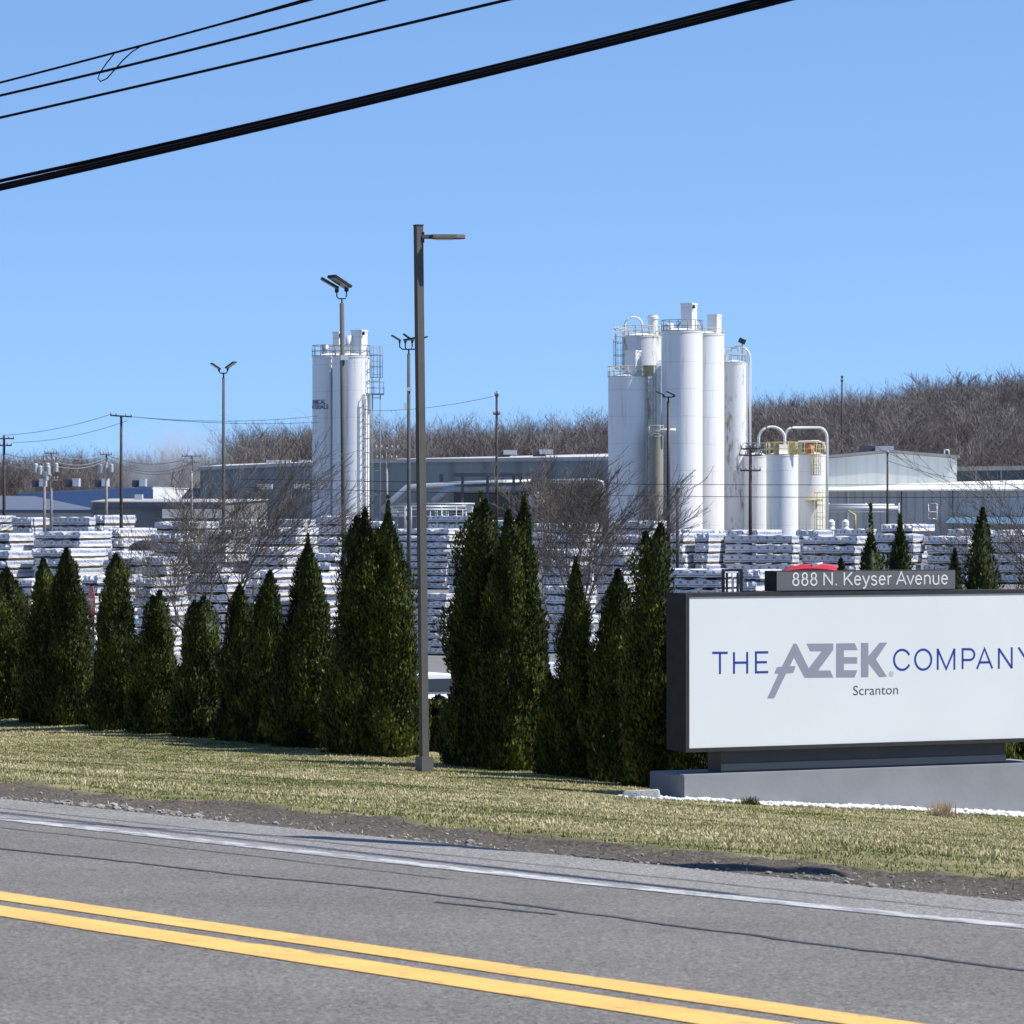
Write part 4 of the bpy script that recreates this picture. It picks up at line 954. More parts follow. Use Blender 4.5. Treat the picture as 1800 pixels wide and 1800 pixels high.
def bld(name, label, corners, m, roofm=None, over=.35, rth=.25, base=-4.4):
    """corners = [(px, D, py of the eave)] anticlockwise from the front left"""
    pts = [XY(a, D) for a, D, _ in corners]; zt = [ZP(py, D) for _, D, py in corners]
    root = thing(name, label, 'building', (pts[0][0], pts[0][1], base))
    ox, oy = pts[0]
    loc = [(a - ox, b - oy) for a, b in pts]
    w = MB().prism(loc, 0, [z - base for z in zt]).build('wall', m, root)
    cx = sum(p[0] for p in loc) / len(loc); cy = sum(p[1] for p in loc) / len(loc)
    ex = [(p[0] + (over if p[0] > cx else -over), p[1] + (over if p[1] > cy else -over)) for p in loc]
    rf = MB().prism(ex, [z - base + .003 for z in zt], [z - base + rth for z in zt]).build('roof', roofm or M_ROOFG, root)
    return root, rf, (ox, oy, base)
def part_box(root, org, name, px, py, D, w, h, d, m, parent=None):
    """box part centred on a photo column and row at distance D, size in photo pixels (w, h) and metres deep"""
    c = P(px, py, D); k = D / FP
    return MB().box((c.x - org[0], c.y - org[1] + d / 2, c.z - org[2]), (w * k, d, h * k)).build(name, m, parent or root)
M_AC = mat('rooftop_unit_metal', (.42, .46, .50), .5, var=.1); M_ACD = mat('rooftop_unit_dark', (.06, .07, .09), .6)
# far left blue building
bA, rfA, oA = bld('blue_building', 'long low blue building behind the far left stacks, with rooftop units', [(30, 520, 868), (268, 430, 857.5), (352, 470, 861), (120, 560, 869)], ribbed('blue_siding', (.10, .22, .42), 9, .12), mat('blue_roof_edge', (.30, .36, .42), .6), over=.1, rth=.12)
for px, D in ((68, 505), (127, 480), (178, 465), (244, 442)):
    u_ = part_box(bA, oA, 'rooftop_unit', px, 850 + (868 - 857) * .0, D, 24, 12, 2.5, M_ACD, rfA)
    part_box(bA, oA, 'unit_hood', px + 6, 848, D - .6, 11, 14, 2.0, M_AC, rfA)
bA2, _, oA2 = bld('sunlit_end_box', 'white box painted as the sunlit end of the blue building', [(269, 428, 859), (352, 436, 860), (352, 450, 860), (269, 445, 859)], mat('sunlit_end_paint', (.72, .76, .8), .5, var=.05), M_ROOFW, over=.1, rth=.1)  # white box paints in the sunlit end wall of the blue building
bB, _, oB = bld('slate_roof_building', 'low shed with a broad slate blue roof at the left edge', [(-60, 395, 896), (165, 380, 897), (165, 382, 895), (-60, 397, 894)], mat('shed_wall', (.6, .6, .6), .6), mat('slate_roof', (.11, .13, .17), .6), over=.1, rth=.05)
a, b, c, d = P(-60, 896, 394), P(165, 896, 379), P(160, 893, 430), P(-60, 871, 460)
e = P(60, 872, 455)
MB().add([(v.x - oB[0], v.y - oB[1], v.z - oB[2]) for v in (a, b, c, e, d)] + [(v.x - oB[0], v.y - oB[1], v.z - oB[2] - .3) for v in (a, b, c, e, d)],
         [(0, 1, 2, 3, 4), (9, 8, 7, 6, 5), (0, 5, 6, 1), (1, 6, 7, 2), (2, 7, 8, 3), (3, 8, 9, 4), (4, 9, 5, 0)]).build('roof', mat('slate_roof', (.11, .13, .17), .6), bB)
bC, rfC, oC = bld('flat_roofed_shed', 'low grey shed with a pale flat roof left of the left bare tree', [(163, 372, 883), (395, 372, 884), (470, 400, 879), (200, 405, 878)], ribbed('grey_siding', (.20, .205, .21), 6, .08), mat('shed_roof', (.36, .35, .34), .8, var=.1, vscale=.5), over=.2, rth=.10)
part_box(bC, oC, 'rooftop_unit', 243, 874, 390, 13, 10, 1.5, M_AC, rfC)
part_box(bC, oC, 'dark_band', 278, 893, 371.6, 236, 2, .3, M_ACD)
part_box(bC, oC, 'white_wall_panel', 338, 903, 371.4, 106, 16, .3, mat('cream_wall', (.62, .60, .54), .7, var=.15, vscale=.6))
# long middle building
bD, rfD, oD = bld('long_grey_factory', 'long grey ribbed factory building stretching behind both silo groups', [(352, 420, 827), (660, 408, 814), (1090, 392, 809), (1130, 440, 802), (400, 470, 822)], ribbed('bluegrey_siding', (.29, .305, .29), 2.6, .14), mat('factory_roof', (.52, .50, .47), .7, var=.12, vscale=.4), over=.25, rth=.38)
for px, py, D in ((888, 799, 410), (951, 798, 410)):
    part_box(bD, oD, 'rooftop_unit', px - 3, py + 3, D, 22, 14, 2, M_ACD, rfD); part_box(bD, oD, 'unit_hood', px + 9, py - 4, D - .3, 24, 8, 2.4, M_AC, rfD)
for px in (478, 500, 535): part_box(bD, oD, 'rooftop_unit', px, 813, 425, 20, 9, 2, M_AC, rfD)
part_box(bD, oD, 'window', 776, 840, 401, 7, 14, .5, M_ACD)
for px in (465, 530): part_box(bD, oD, 'white_awning', px, 855, 408, 26, 9, 1.2, M_ROOFW)
# right warehouse
M_PALE = ribbed('pale_green_siding', (.66, .69, .64), 1.1, .05); M_GREYR = ribbed('grey_ribbed_siding', (.54, .52, .48), .9, .13)
bEr, rfE, oE = None, None, None
root = thing('warehouse', 'pale ribbed gabled warehouse right of the short silos', 'building', (*XY(1452, 430), -4.4)); oE = (*XY(1452, 430), -4.4)
def loc(px, py, D): v = P(px, py, D); return (v.x - oE[0], v.y - oE[1], v.z - oE[2])
bl, br_ = loc(1452, 975, 430), loc(1682, 975, 430); A0 = loc(1452, 806, 430); B0 = loc(1563, 796, 430); C0 = loc(1682, 806, 430)
dp = 30
front = [bl, br_, C0, B0, A0]; back = [(v[0], v[1] + dp, v[2]) for v in front]
MB().add(front + back, [(0, 1, 2, 3, 4), (9, 8, 7, 6, 5), (0, 5, 6, 1), (1, 6, 7, 2), (2, 7, 8, 3), (3, 8, 9, 4), (4, 9, 5, 0)]).build('wall', M_PALE, root)
q = [(A0[0] - .3, A0[1] - .3, A0[2] + .02), (B0[0], B0[1] - .3, B0[2] + .03), (C0[0] + .3, C0[1] - .3, C0[2] + .02)]
top = [(v[0], v[1], v[2] + .3) for v in q]; qb = [(v[0], v[1] + dp + .6, v[2]) for v in q]; tb = [(v[0], v[1] + dp + .6, v[2] + .3) for v in q]
rfE = MB().add(q + top + qb + tb, [(0, 1, 4, 3), (1, 2, 5, 4), (3, 4, 10, 9), (4, 5, 11, 10), (0, 3, 9, 6), (2, 8, 11, 5), (0, 6, 7, 1), (1, 7, 8, 2), (6, 9, 10, 7), (7, 10, 11, 8)]).build('roof', M_ROOFG, root)
part_box(root, oE, 'rooftop_unit', 1527, 790, 440, 28, 12, 2, M_ACD, rfE); part_box(root, oE, 'unit_hood', 1555, 790, 439.5, 32, 12, 2.5, M_AC, rfE)
hr = MB()
for dx in (-4, 4): hr.tube([tuple(Vector(loc(1664 + dx, 804, 431))), tuple(Vector(loc(1664 + dx, 791, 431)))], .06, 5)
hr.tube([loc(1660, 791, 431), loc(1668, 791, 431)], .06, 5); hr.build('roof_ladder', M_PIPE, root)
root = thing('low_annex', 'low grey ribbed annex with a white sloping roof and a blue awning, at the right', 'building', (*XY(1458, 420), -4.4)); oE = (*XY(1458, 420), -4.4)
f = [loc(1458, 975, 418), loc(1900, 975, 418), loc(1900, 860, 418), loc(1458, 862, 418)]
bk = [(v[0], v[1] + 14, v[2]) for v in f[:2]] + [loc(1900, 848, 432), loc(1458, 857, 432)]
MB().add(f + bk, [(0, 1, 2, 3), (7, 6, 5, 4), (1, 5, 6, 2), (0, 3, 7, 4), (0, 4, 5, 1)]).build('wall', M_GREYR, root)
rq = [loc(1454, 861, 417.4), loc(1904, 859, 417.4), loc(1904, 841, 431), loc(1560, 850, 431), loc(1454, 857, 431)]
MB().add(rq + [(v[0], v[1], v[2] - .16) for v in rq], [(0, 1, 2, 3, 4), (9, 8, 7, 6, 5), (0, 5, 6, 1), (1, 6, 7, 2), (2, 7, 8, 3), (3, 8, 9, 4), (4, 9, 5, 0)]).build('roof', mat('white_roof', (.80, .79, .75), .6, var=.05), root)
dr = part_box(root, oE, 'door', 1639, 903, 417.9, 14, 36, .2, M_GREYR)
fr = MB(); 
for a_, b_2 in (((1632, 885), (1632, 925)), ((1647, 885), (1647, 925)), ((1632, 885), (1647, 885)), ((1632, 900), (1647, 900)), ((1632, 912), (1647, 912))): fr.tube([loc(*a_, 417.6), loc(*b_2, 417.6)], .05, 4)
fr.build('door_frame', M_PIPE, dr)
aw = [loc(1662, 919, 414.5), loc(1860, 922, 414.5), loc(1860, 909, 417.9), loc(1672, 908, 417.9)]
MB().add(aw + [(v[0], v[1], v[2] - .12) for v in aw], [(0, 1, 2, 3), (7, 6, 5, 4), (0, 4, 5, 1), (1, 5, 6, 2), (2, 6, 7, 3), (3, 7, 4, 0)]).build('awning', ribbed('blue_awning_metal', (.10, .19, .30), .5, .12), root)
for px in (1491, 1585, 1675): part_box(root, oE, 'downpipe', px, 900, 417.6, 1.8, 76, .15, M_ACD if px != 1491 else M_PIPE)
root, _, oF = bld('teal_building', 'dark teal building with a grey roof at the right edge behind the warehouse', [(1684, 452, 828), (1900, 452, 825), (1900, 470, 825), (1684, 470, 828)], mat('teal_siding', (.06, .10, .115), .5, var=.15), M_ROOFG, over=.2, rth=.5)
for px in (1716, 1760): part_box(root, oF, 'wall_joint', px, 840, 451.7, 2, 24, .2, M_GALV)

# process ducts, canopy, tank between the silo groups
dk = mat('silver_duct', (.42, .45, .47), .35, .35, var=.06)
def duct(label, pts, r):
    o = MB().tube([P(*p_) for p_ in pts], r, 14).build('duct', dk); return tag(o, label, 'duct', 'silver ducts in front of the grey factory')
duct('upper long silver duct bending down at its left end', [(672, 900, 388), (690, 882, 388), (716, 859, 388), (740, 857, 388), (845, 852, 387), (935, 849, 386)], .42)
duct('lower silver duct with a slanted branch right of the lamp post', [(762, 884, 382), (786, 862, 382), (800, 859, 382), (880, 857, 381), (940, 855, 380)], .42)
duct('pale duct above the white tank, elbowed at the silo', [(935, 848, 384), (1010, 846, 383), (1046, 845, 382), (1058, 849, 382), (1060, 860, 382), (1054, 885, 382)], .26)
cn = thing('canopy', 'dark flat roofed canopy on posts right of the lamp post', 'canopy', (*XY(812, 379), -3.6)); oo = (*XY(812, 379), -3.6)
part_box(cn, oo, 'roof', 880, 834, 379, 166, 5, 6, M_ACD); part_box(cn, oo, 'shade_panel', 925, 878, 389, 255, 62, .3, mat('painted_bay_shade', (.035, .04, .048), .8))  # dark panel stands in for the shade under the canopy
for px, D in ((813, 379.3), (857, 379.3), (903, 379.3), (915, 384)): part_box(cn, oo, 'post', px, 885, D, 5, 98, .25, mat('canopy_post', (.09, .11, .13), .5))
tk = thing('tank', 'white round tank end seen through the branches of the right bare tree', 'tank', P(943, 905, 378)); kk = 378 / FP
mbk = MB(); n_ = 20
ring = lambda rr3, yy: [(rr3 * math.cos(2 * math.pi * k / n_), yy, 27 * kk + rr3 * math.sin(2 * math.pi * k / n_)) for k in range(n_)]
profk = [(.05, -.25), (.5, -.2), (.75, -.05), (.80, .1), (.80, 5)]
mbk.add([v for rr3, yy in profk for v in ring(rr3, yy)], [(i * n_ + j, i * n_ + (j + 1) % n_, (i + 1) * n_ + (j + 1) % n_, (i + 1) * n_ + j) for i in range(4) for j in range(n_)], True)
mbk.build('shell', mat('dull_white', (.5, .5, .49), .6, var=.25, vscale=2), tk)
sup = MB().box((0, 1, .2 - .4), (1.2, .3, 1.4)).box((0, 4, .2 - .4), (1.2, .3, 1.4)).box((0, 2.5, -1.6), (1.6, 5, 1.4)); sup.build('cradle', M_ACD, tk)
rk = thing('pipe_rack', 'jumble of grey pipes and rails on a rack behind the lamp post', 'pipe rack', (*XY(770, 372), -3.6)); oo = (*XY(770, 372), -3.6)
rkb = MB(); r5 = random.Random(4)
for k in range(26):
    px = 690 + r5.uniform(0, 140); D = 372 + r5.uniform(-1, 3); y0_ = r5.uniform(885, 900)
    v0, v1 = P(px, y0_, D), P(px, 925, D); rkb.tube([(v0.x - oo[0], v0.y - oo[1], v0.z - oo[2]), (v0.x - oo[0], v0.y - oo[1], -.1)], .05, 5)
for py in (886, 891, 896, 902, 908):
    v0, v1 = P(685 + r5.uniform(0, 20), py, 372 + r5.uniform(-1, 2)), P(835 - r5.uniform(0, 25), py, 373); rkb.tube([(v0.x - oo[0], v0.y - oo[1], v0.z - oo[2]), (v1.x - oo[0], v1.y - oo[1], v1.z - oo[2])], r5.choice([.06, .12, .16]), 6)
rkb.build('pipes', M_GALV, rk)
part_box(rk, oo, 'cabinet', 700, 898, 373, 28, 18, 1, mat('pale_green_box', (.35, .42, .40), .5)); part_box(rk, oo, 'cabinet', 822, 893, 373, 20, 16, 1, M_PIPE)
# pipes and cyclone vents before the annex
pv = thing('pipe_bridge', 'pipe bridge with pale pipes and a yellow bracket before the grey annex', 'pipe rack', (*XY(1470, 400), -3.6)); oo = (*XY(1470, 400), -3.6)
pb = MB()
for py, x1_, rr4 in ((888, 1572, .13), (893, 1578, .2), (899, 1560, .1)):
    v0, v1 = P(1456, py, 400), P(x1_, py, 400); pb.tube([(v0.x - oo[0], 0, v0.z - oo[2]), (v1.x - oo[0], 0, v1.z - oo[2])], rr4, 8)
pb.build('pipes', M_PIPE, pv)
sp = MB()
for px in (1457, 1522, 1580): v0 = P(px, 884, 400); sp.tube([(v0.x - oo[0], .2, 0), (v0.x - oo[0], .2, v0.z - oo[2])], .1, 6)
sp.build('posts', M_GALV, pv)
yb = MB(); v0, v1, v2 = P(1490, 898, 399.6), P(1503, 905, 399.6), P(1503, 935, 399.6); yb.tube([(v.x - oo[0], -.3, v.z - oo[2]) for v in (v0, v1, v2)], .14, 6); yb.build('yellow_bracket', M_YELL, pv)
for px, lb in ((1461, 'small white roof ventilator nearer the short silos'), (1486, 'small white roof ventilator beside the yellow bracket')):
    c = P(px, 931, 385); zg_ = float(backz(c.x, c.y))
    cv = thing('ventilator', lb, 'ventilator', (c.x, c.y, zg_)); kk = 385 / FP; zz = c.z - zg_
    MB().lathe([(.30, 0), (.30, zz), (.42, zz + .02), (.30, zz + .35), (.36, zz + .4), (.36, zz + .75), (.2, zz + .95), (0, zz + 1)], n=14).build('hood', M_PIPE, cv)

# ------------------------------------------------------------------ LUMBER STACKS
def wrap_mat():
    m = bpy.data.materials.new('printed_wrap'); m.use_nodes = True; n, l = m.node_tree.nodes, m.node_tree.links
    b = n['Principled BSDF']; b.inputs['Roughness'].default_value = .42
    tc = n.new('ShaderNodeTexCoord'); s = n.new('ShaderNodeSeparateXYZ'); l.new(tc.outputs['Object'], s.inputs[0])
    def mth(op, a, bv=None, c=None):
        q = n.new('ShaderNodeMath'); q.operation = op
        for i, v in enumerate((a, bv, c)):
            if v is None: continue
            if isinstance(v, (int, float)): q.inputs[i].default_value = v
            else: l.new(v, q.inputs[i])
        return q.outputs[0]
    x, z = s.outputs['X'], s.outputs['Z']
    # dashed blue line low on the side, small logos above it
    line = mth('COMPARE', z, .34, .045); seg = mth('GREATER_THAN', mth('PINGPONG', x, .125), .012); ln = mth('MULTIPLY', line, seg)
    lx = mth('COMPARE', mth('PINGPONG', mth('ADD', x, .06), .125), .06, .022); lz = mth('COMPARE', z, .66, .13)
    t = n.new('ShaderNodeTexNoise'); t.inputs['Scale'].default_value = 26; l.new(tc.outputs['Object'], t.inputs['Vector'])
    lo = mth('MULTIPLY', mth('MULTIPLY', lx, lz), mth('GREATER_THAN', t.outputs['Fac'], .46))
    oi = n.new('ShaderNodeObjectInfo')
    base = n.new('ShaderNodeValToRGB'); e = base.color_ramp.elements; e[0].color = (.60, .60, .585, 1); e[1].color = (.78, .77, .73, 1); l.new(oi.outputs['Random'], base.inputs['Fac'])
    fac = mth('MINIMUM', mth('ADD', mth('MULTIPLY', ln, .85), mth('MULTIPLY', lo, .9)), 1.0)
    mx = n.new('ShaderNodeMix'); mx.data_type = 'RGBA'; l.new(fac, mx.inputs['Factor']); l.new(base.outputs[0], mx.inputs['A']); mx.inputs['B'].default_value = (.07, .13, .36, 1)
    l.new(mx.outputs['Result'], b.inputs['Base Color'])
    t2 = n.new('ShaderNodeTexNoise'); t2.inputs['Scale'].default_value = 7; t2.inputs['Detail'].default_value = 3; l.new(tc.outputs['Object'], t2.inputs['Vector'])
    bp = n.new('ShaderNodeBump'); bp.inputs['Strength'].default_value = .5; bp.inputs['Distance'].default_value = .12; l.new(t2.outputs['Fac'], bp.inputs['Height']); l.new(bp.outputs['Normal'], b.inputs['Normal'])
    return m
WRAP = wrap_mat(); DUN = mat('stacking_timber', (.085, .065, .05), .9, var=.3, vscale=4)
# unit bundle: x 0..1 along, y 0..1 deep, z 0..1 high; lower fifth is the stacking timber
def bundle_proto(seed):
    r = random.Random(seed); nx, ny = 10, 4
    vs = []; fs = []
    def z1(x, y): return 1.0 - .07 * r.random() - (.10 * math.sin(x * 9 + seed) ** 2)
    def z0(x): return .185 + .03 * math.sin(x * 12 + seed) + r.uniform(-.03, .03)
    grid = {}
    for i in range(nx + 1):
        for j in range(ny + 1):
            grid[i, j] = len(vs); vs.append((i / nx + r.uniform(-.002, .002), j / ny, z1(i / nx, j / ny)))
    for i in range(nx):
        for j in range(ny): fs.append((grid[i, j], grid[i + 1, j], grid[i + 1, j + 1], grid[i, j + 1]))
    def side(idx, out):
        bot = []; mid = []
        for q in idx:
            v = vs[q]; mid.append(len(vs)); vs.append((v[0] + out[0] * r.uniform(-.006, .018), v[1] + out[1] * r.uniform(-.02, .05), .6)); 
        for q in idx:
            v = vs[q]; bot.append(len(vs)); vs.append((v[0], v[1], z0(v[0] + v[1])))
        for a in range(len(idx) - 1):
            fs.append((idx[a], mid[a], mid[a + 1], idx[a + 1])); fs.append((mid[a], bot[a], bot[a + 1], mid[a + 1]))
        return bot
    side([grid[i, 0] for i in range(nx + 1)], (0, -1)); side([grid[nx, j] for j in range(ny + 1)], (1, 0))
    side([grid[i, ny] for i in range(nx, -1, -1)], (0, 1)); side([grid[0, j] for j in range(ny, -1, -1)], (-1, 0))
    o = len(vs); vs += [(0, 0, .28), (1, 0, .28), (1, 1, .28), (0, 1, .28)]; fs.append((o + 3, o + 2, o + 1, o))
    root = bpy.data.objects.new('lumber_bundle', None)
    me = bpy.data.meshes.new('wrap'); me.from_pydata(vs, [], fs); me.materials.append(WRAP); me.update()
    w = MB()
    w.box((.5, .5, .15), (.975, .95, .09))
    for q in (.04, .27, .5, .73, .96): w.box((q, .5, .06), (.05, .97, .12))
    md = bpy.data.meshes.new('timber'); md.from_pydata(w.v, [], w.f); md.materials.append(DUN)
    return me, md
PROT = [bundle_proto(s) for s in (1, 2, 3, 4)]
ORD = ['topmost', 'second from top', 'third from top', 'fourth from top', 'fifth from top', 'sixth from top', 'seventh from top', 'eighth from top', 'ninth from top', 'tenth from top', 'eleventh from top', 'twelfth from top', 'thirteenth from top', 'fourteenth from top']
PHI = R(25); ca, sa = math.cos(PHI), math.sin(PHI)
NB = 0
def stack(px0, px1, px2, top, D, hl, where, rs):
    global NB
    L = max(1.0, (px1 - px0) * D / FP / ca); W = min(max(1.0, (px2 - px1) * D / FP / sa), 5)
    x, y = XY(px0, D); y += L * sa                       # front-left corner; right end comes nearer
    x = (px0 - 900) / FP * y
    zg = float(backz(x, y - L * sa / 2)); H = ZP(top, y - L * sa) - zg
    n = max(1, round(H / hl)); h = H / n
    mul = where.split('|')
    for k in range(n):
        me, md = PROT[rs.randrange(4)]
        o = bpy.data.objects.new('lumber_bundle', me); COL.objects.link(o)
        o.location = (x + rs.uniform(-.16, .16), y + rs.uniform(-.12, .12), zg + (k) * h)
        o.rotation_euler = (0, 0, -PHI + rs.uniform(-.012, .012)); o.scale = (L * rs.uniform(.97, 1.01), W, h)
        tag(o, 'white lumber bundle, %s, %s' % (ORD[n - 1 - k], where), 'lumber bundle', 'wrapped lumber bundles stacked in the yard')
        c = bpy.data.objects.new('timber', md); COL.objects.link(c); c.parent = o
        NB += 1
rs = random.Random(21)
ST = [
 (-70, -12, 22, 906, 322, .72, 'far stack at the very left edge'), (24, 60, 86, 909, 322, .72, 'far stack below the left edge pole'), (88, 160, 166, 908, 322, .72, 'far shaded stack below the transformer poles'),
 (166, 176, 268, 905, 326, .78, 'far sunlit printed stack under the tall wooden pole'), (270, 332, 384, 916, 318, .7, 'far stack left of the left bare tree'), (386, 440, 470, 913, 322, .7, 'far stack behind the left bare tree'),
 (472, 540, 560, 912, 322, .7, 'far stack behind the left bare tree, right side'), (562, 604, 614, 906, 322, .75, 'far stack at the foot of the lettered silo'), (616, 665, 690, 916, 322, .7, 'far stack at the foot of the caged ladder'),
 (752, 828, 836, 906, 322, .72, 'far blue-grey stack right of the lamp post'), (838, 905, 932, 914, 318, .7, 'far stack between the tall arborvitae'), (936, 1004, 1076, 919, 318, .7, 'far stack behind the right bare tree'),
 (1078, 1150, 1182, 915, 318, .7, 'far stack at the front left silo'), (1184, 1215, 1262, 930, 300, .72, 'far stack at the foot of the widest silo'), (1264, 1330, 1400, 931, 300, .72, 'far stack below the short silos'),
 (1402, 1440, 1470, 931, 300, .72, 'far stack below the yellow ladder'), (1472, 1530, 1545, 929, 300, .72, 'far stack below the ventilators'), (1547, 1600, 1660, 921, 300, .72, 'far stack below the warehouse door'),
 (1662, 1722, 1740, 929, 300, .72, 'far stack below the blue awning'), (1742, 1795, 1835, 931, 300, .72, 'far stack at the right edge'),
 (-60, 22, 57, 937, 270, .62, 'second row stack at the left edge'), (59, 145, 192, 934, 270, .62, 'second row stack under the transformer poles'), (194, 209, 262, 928, 274, .66, 'second row stack with a grey hanging sheet'),
 (266, 318, 352, 938, 270, .62, 'second row stack before the left bare tree'), (354, 408, 440, 932, 270, .62, 'second row stack inside the left bare tree'), (442, 525, 560, 927, 270, .62, 'second row stack right of the left tree trunk'),
 (562, 600, 626, 945, 270, .62, 'second row stack behind the round light pole'), (696, 789, 822, 929, 262, .46 , 'fine layered stack right of the lamp post'), (958, 1030, 1064, 921, 270, .62, 'second row stack behind the right bare tree'),
 (1066, 1130, 1166, 940, 270, .62, 'second row stack left of the double tipped arborvitae'), (1178, 1184, 1216, 937, 268, .66, 'narrow sunlit stack right of the double tipped arborvitae'), (1218, 1223, 1258, 937, 268, .66, 'the second narrow sunlit stack before the widest silo'),
 (1275, 1391, 1406, 940, 268, .66, 'the long printed stack before the short silos'), (1410, 1502, 1530, 942, 268, .66, 'long printed stack left of the thin leader evergreen'), (1534, 1600, 1624, 938, 268, .66, 'the printed stack between the evergreens behind the sign'),
 (1626, 1702, 1738, 942, 268, .66, 'the printed stack above the word Avenue'), (1742, 1802, 1832, 938, 268, .66, 'the printed stack at the right edge'),
 (-55, 20, 57, 968, 235, .56, 'third row stack at the left edge'), (58, 131, 182, 964, 235, .56, 'third row stack behind the pointed arborvitae at left'), (186, 191, 226, 968, 235, .56, 'narrow sunlit stack by the stop sign'),
 (227, 294, 331, 978, 235, .56, 'third row stack midway from stop sign to bare tree'), (334, 395, 432, 956, 238, .56, 'third row stack at the left bare tree'), (436, 505, 545, 962, 238, .56, 'third row stack behind the left bare tree, right side'),
 (547, 585, 620, 972, 235, .56, 'third row stack left of the big arborvitae pair'), (786, 822, 850, 968, 240, .5, 'shaded stack beside the clump near the lamp post'), (955, 1005, 1045, 965, 238, .56, 'third row stack left of the slender arborvitae'),
 (1047, 1100, 1135, 962, 238, .56, 'third row stack right of the slender arborvitae'), (1150, 1268, 1300, 1000, 232, .56, 'the printed stack beside the forklift above the sign'), (1304, 1307, 1352, 1001, 226, .6, 'sunlit stack between forklift and address box'),
 (-60, 62, 84, 1017, 206, .5, 'nearest stack at the left edge'), (140, 170, 234, 1011, 206, .5, 'nearest stack behind the stop sign'), (237, 245, 291, 1016, 203, .5, 'nearest sunlit stack right of the stop sign'),
 (330, 405, 432, 1009, 206, .5, 'nearest stack below the left bare tree'), (434, 470, 520, 1002, 206, .5, 'nearest stack between the low arborvitae'), (522, 570, 618, 1008, 206, .56, 'nearest stack right of the cone-shaped arborvitae'),
 (700, 783, 800, 1043, 205, .40, 'nearest stack beside the lamp post'), (960, 1030, 1052, 1030, 206, .5, 'nearest stack behind the slender arborvitae')]
for s_ in ST: stack(*s_, rs)
print('bundles', NB)
tp = MB(); rr6 = random.Random(2); c0 = P(254, 968, 230)
tag(MB().lathe([(1.0, 0), (.95, .25), (.6, .5), (.2, .6), (0, .6)], (c0.x, c0.y + .6, c0.z), 12).build('tarp', mat('black_tarp', (.015, .015, .018), .5, var=.3, vscale=3, bump=.6, bscale=3)), 'dark crumpled tarp on the stacks right of the tall wooden pole', 'tarp')

# ------------------------------------------------------------------ forklift, truck, cars, stop sign
def wheel(root, x, y, r, w):
    o = MB(); n_ = 20
    pr_ = [(.0, -w / 2), (r * .6, -w / 2), (r * .95, -w / 2), (r, -w * .35), (r, w * .35), (r * .95, w / 2), (r * .6, w / 2), (0, w / 2)]
    vs = [(x + a * math.cos(2 * math.pi * k / n_), y + b, r + a * math.sin(2 * math.pi * k / n_)) for a, b in pr_ for k in range(n_)]
    fs = [(i * n_ + k, i * n_ + (k + 1) % n_, (i + 1) * n_ + (k + 1) % n_, (i + 1) * n_ + k) for i in range(len(pr_) - 1) for k in range(n_)]
    o.add(vs, fs); wo = o.build('wheel', mat('tyre_rubber', (.02, .02, .022), .8), root)
    MB().tube([(x, y - w / 2 - .01, r), (x, y + w / 2 + .01, r)], r * .55, 14).build('rim', M_GALV, wo)
fx, fy = XY(1287, 200); fz = float(backz(fx, fy))
fk = thing('forklift', 'dark forklift whose mast rises above the left half of the sign', 'forklift', (fx, fy, fz))
Hm = ZP(1000, 200) - fz
ms = MB()
for sx in (-1, 1): ms.box((sx * .45, -.0, Hm / 2 + .1), (.17, .2, Hm - .2)).box((sx * .27, -.08, Hm / 2 - .05), (.12, .16, Hm - .3))
for zz in (Hm - .06, Hm * .72, Hm * .4): ms.box((0, .0, zz), (1.0, .10, .12))
ms.build('mast', M_DARK, fk)
MB().tube([(.02, -.06, .4), (.02, -.06, Hm - .2)], .06, 8).build('lift_cylinder', M_GALV, fk)
MB().box((0, -.22, 1.0), (1.1, .08, .6)).build('carriage', M_DARK, fk)
for sx in (-1, 1): MB().box((sx * .3, -.85, .14), (.13, 1.2, .06)).build('fork', M_DARK, fk)
MB().box((0, 1.4, .85), (1.15, 2.1, .9)).box((0, 2.2, 1.3), (1.1, .6, .5)).build('body', mat('orange_forklift_paint', (.5, .2, .03), .4), fk, bevel=.06)
gd = MB()
for sx in (-1, 1):
    for yy in (.5, 2.0): gd.tube([(sx * .5, yy, 1.2), (sx * .46, yy, 2.2)], .035, 6)
gd.box((0, 1.25, 2.22), (1.05, 1.6, .06)); gd.build('overhead_guard', M_DARK, fk)
for sx in (-1, 1):
    for yy in (.55, 2.1):
        wf = MB().tube([(sx * .5 - .12, yy, .33), (sx * .5 + .12, yy, .33)], .33, 16).build('wheel', mat('tyre_rubber', (.02, .02, .022), .8), fk)

# red road tractor behind the sign
tx, ty = XY(1432, 118); tz = float(backz(tx, ty)); TH = ZP(991, 118) - tz
tr = thing('truck', 'red truck cab with a white roof stripe, mostly hidden behind the address box', 'truck', (tx, ty, tz), R(-8))
M_RED = mat('red_truck_paint', (.50, .035, .05), .3, var=.06)
n1 = 13; vs = []
for yy, sc in ((-1.15, .93), (-.95, 1.0), (1.2, 1.0), (1.35, .95)):
    for k in range(n1):
        a = math.pi * k / (n1 - 1); X = -.95 * math.cos(a) * sc; Z = TH - .42 + (.42 if sc == 1.0 else .30) * math.sin(a) ** .6
        vs.append((X, yy, Z))
    vs += [(.95 * sc, yy, 1.0), (-.95 * sc, yy, 1.0)]
m_ = n1 + 2
fs = [(i * m_ + k, i * m_ + (k + 1) % m_, (i + 1) * m_ + (k + 1) % m_, (i + 1) * m_ + k) for i in range(3) for k in range(m_)] + [tuple(range(m_ - 1, -1, -1)), tuple(range(3 * m_, 4 * m_))]
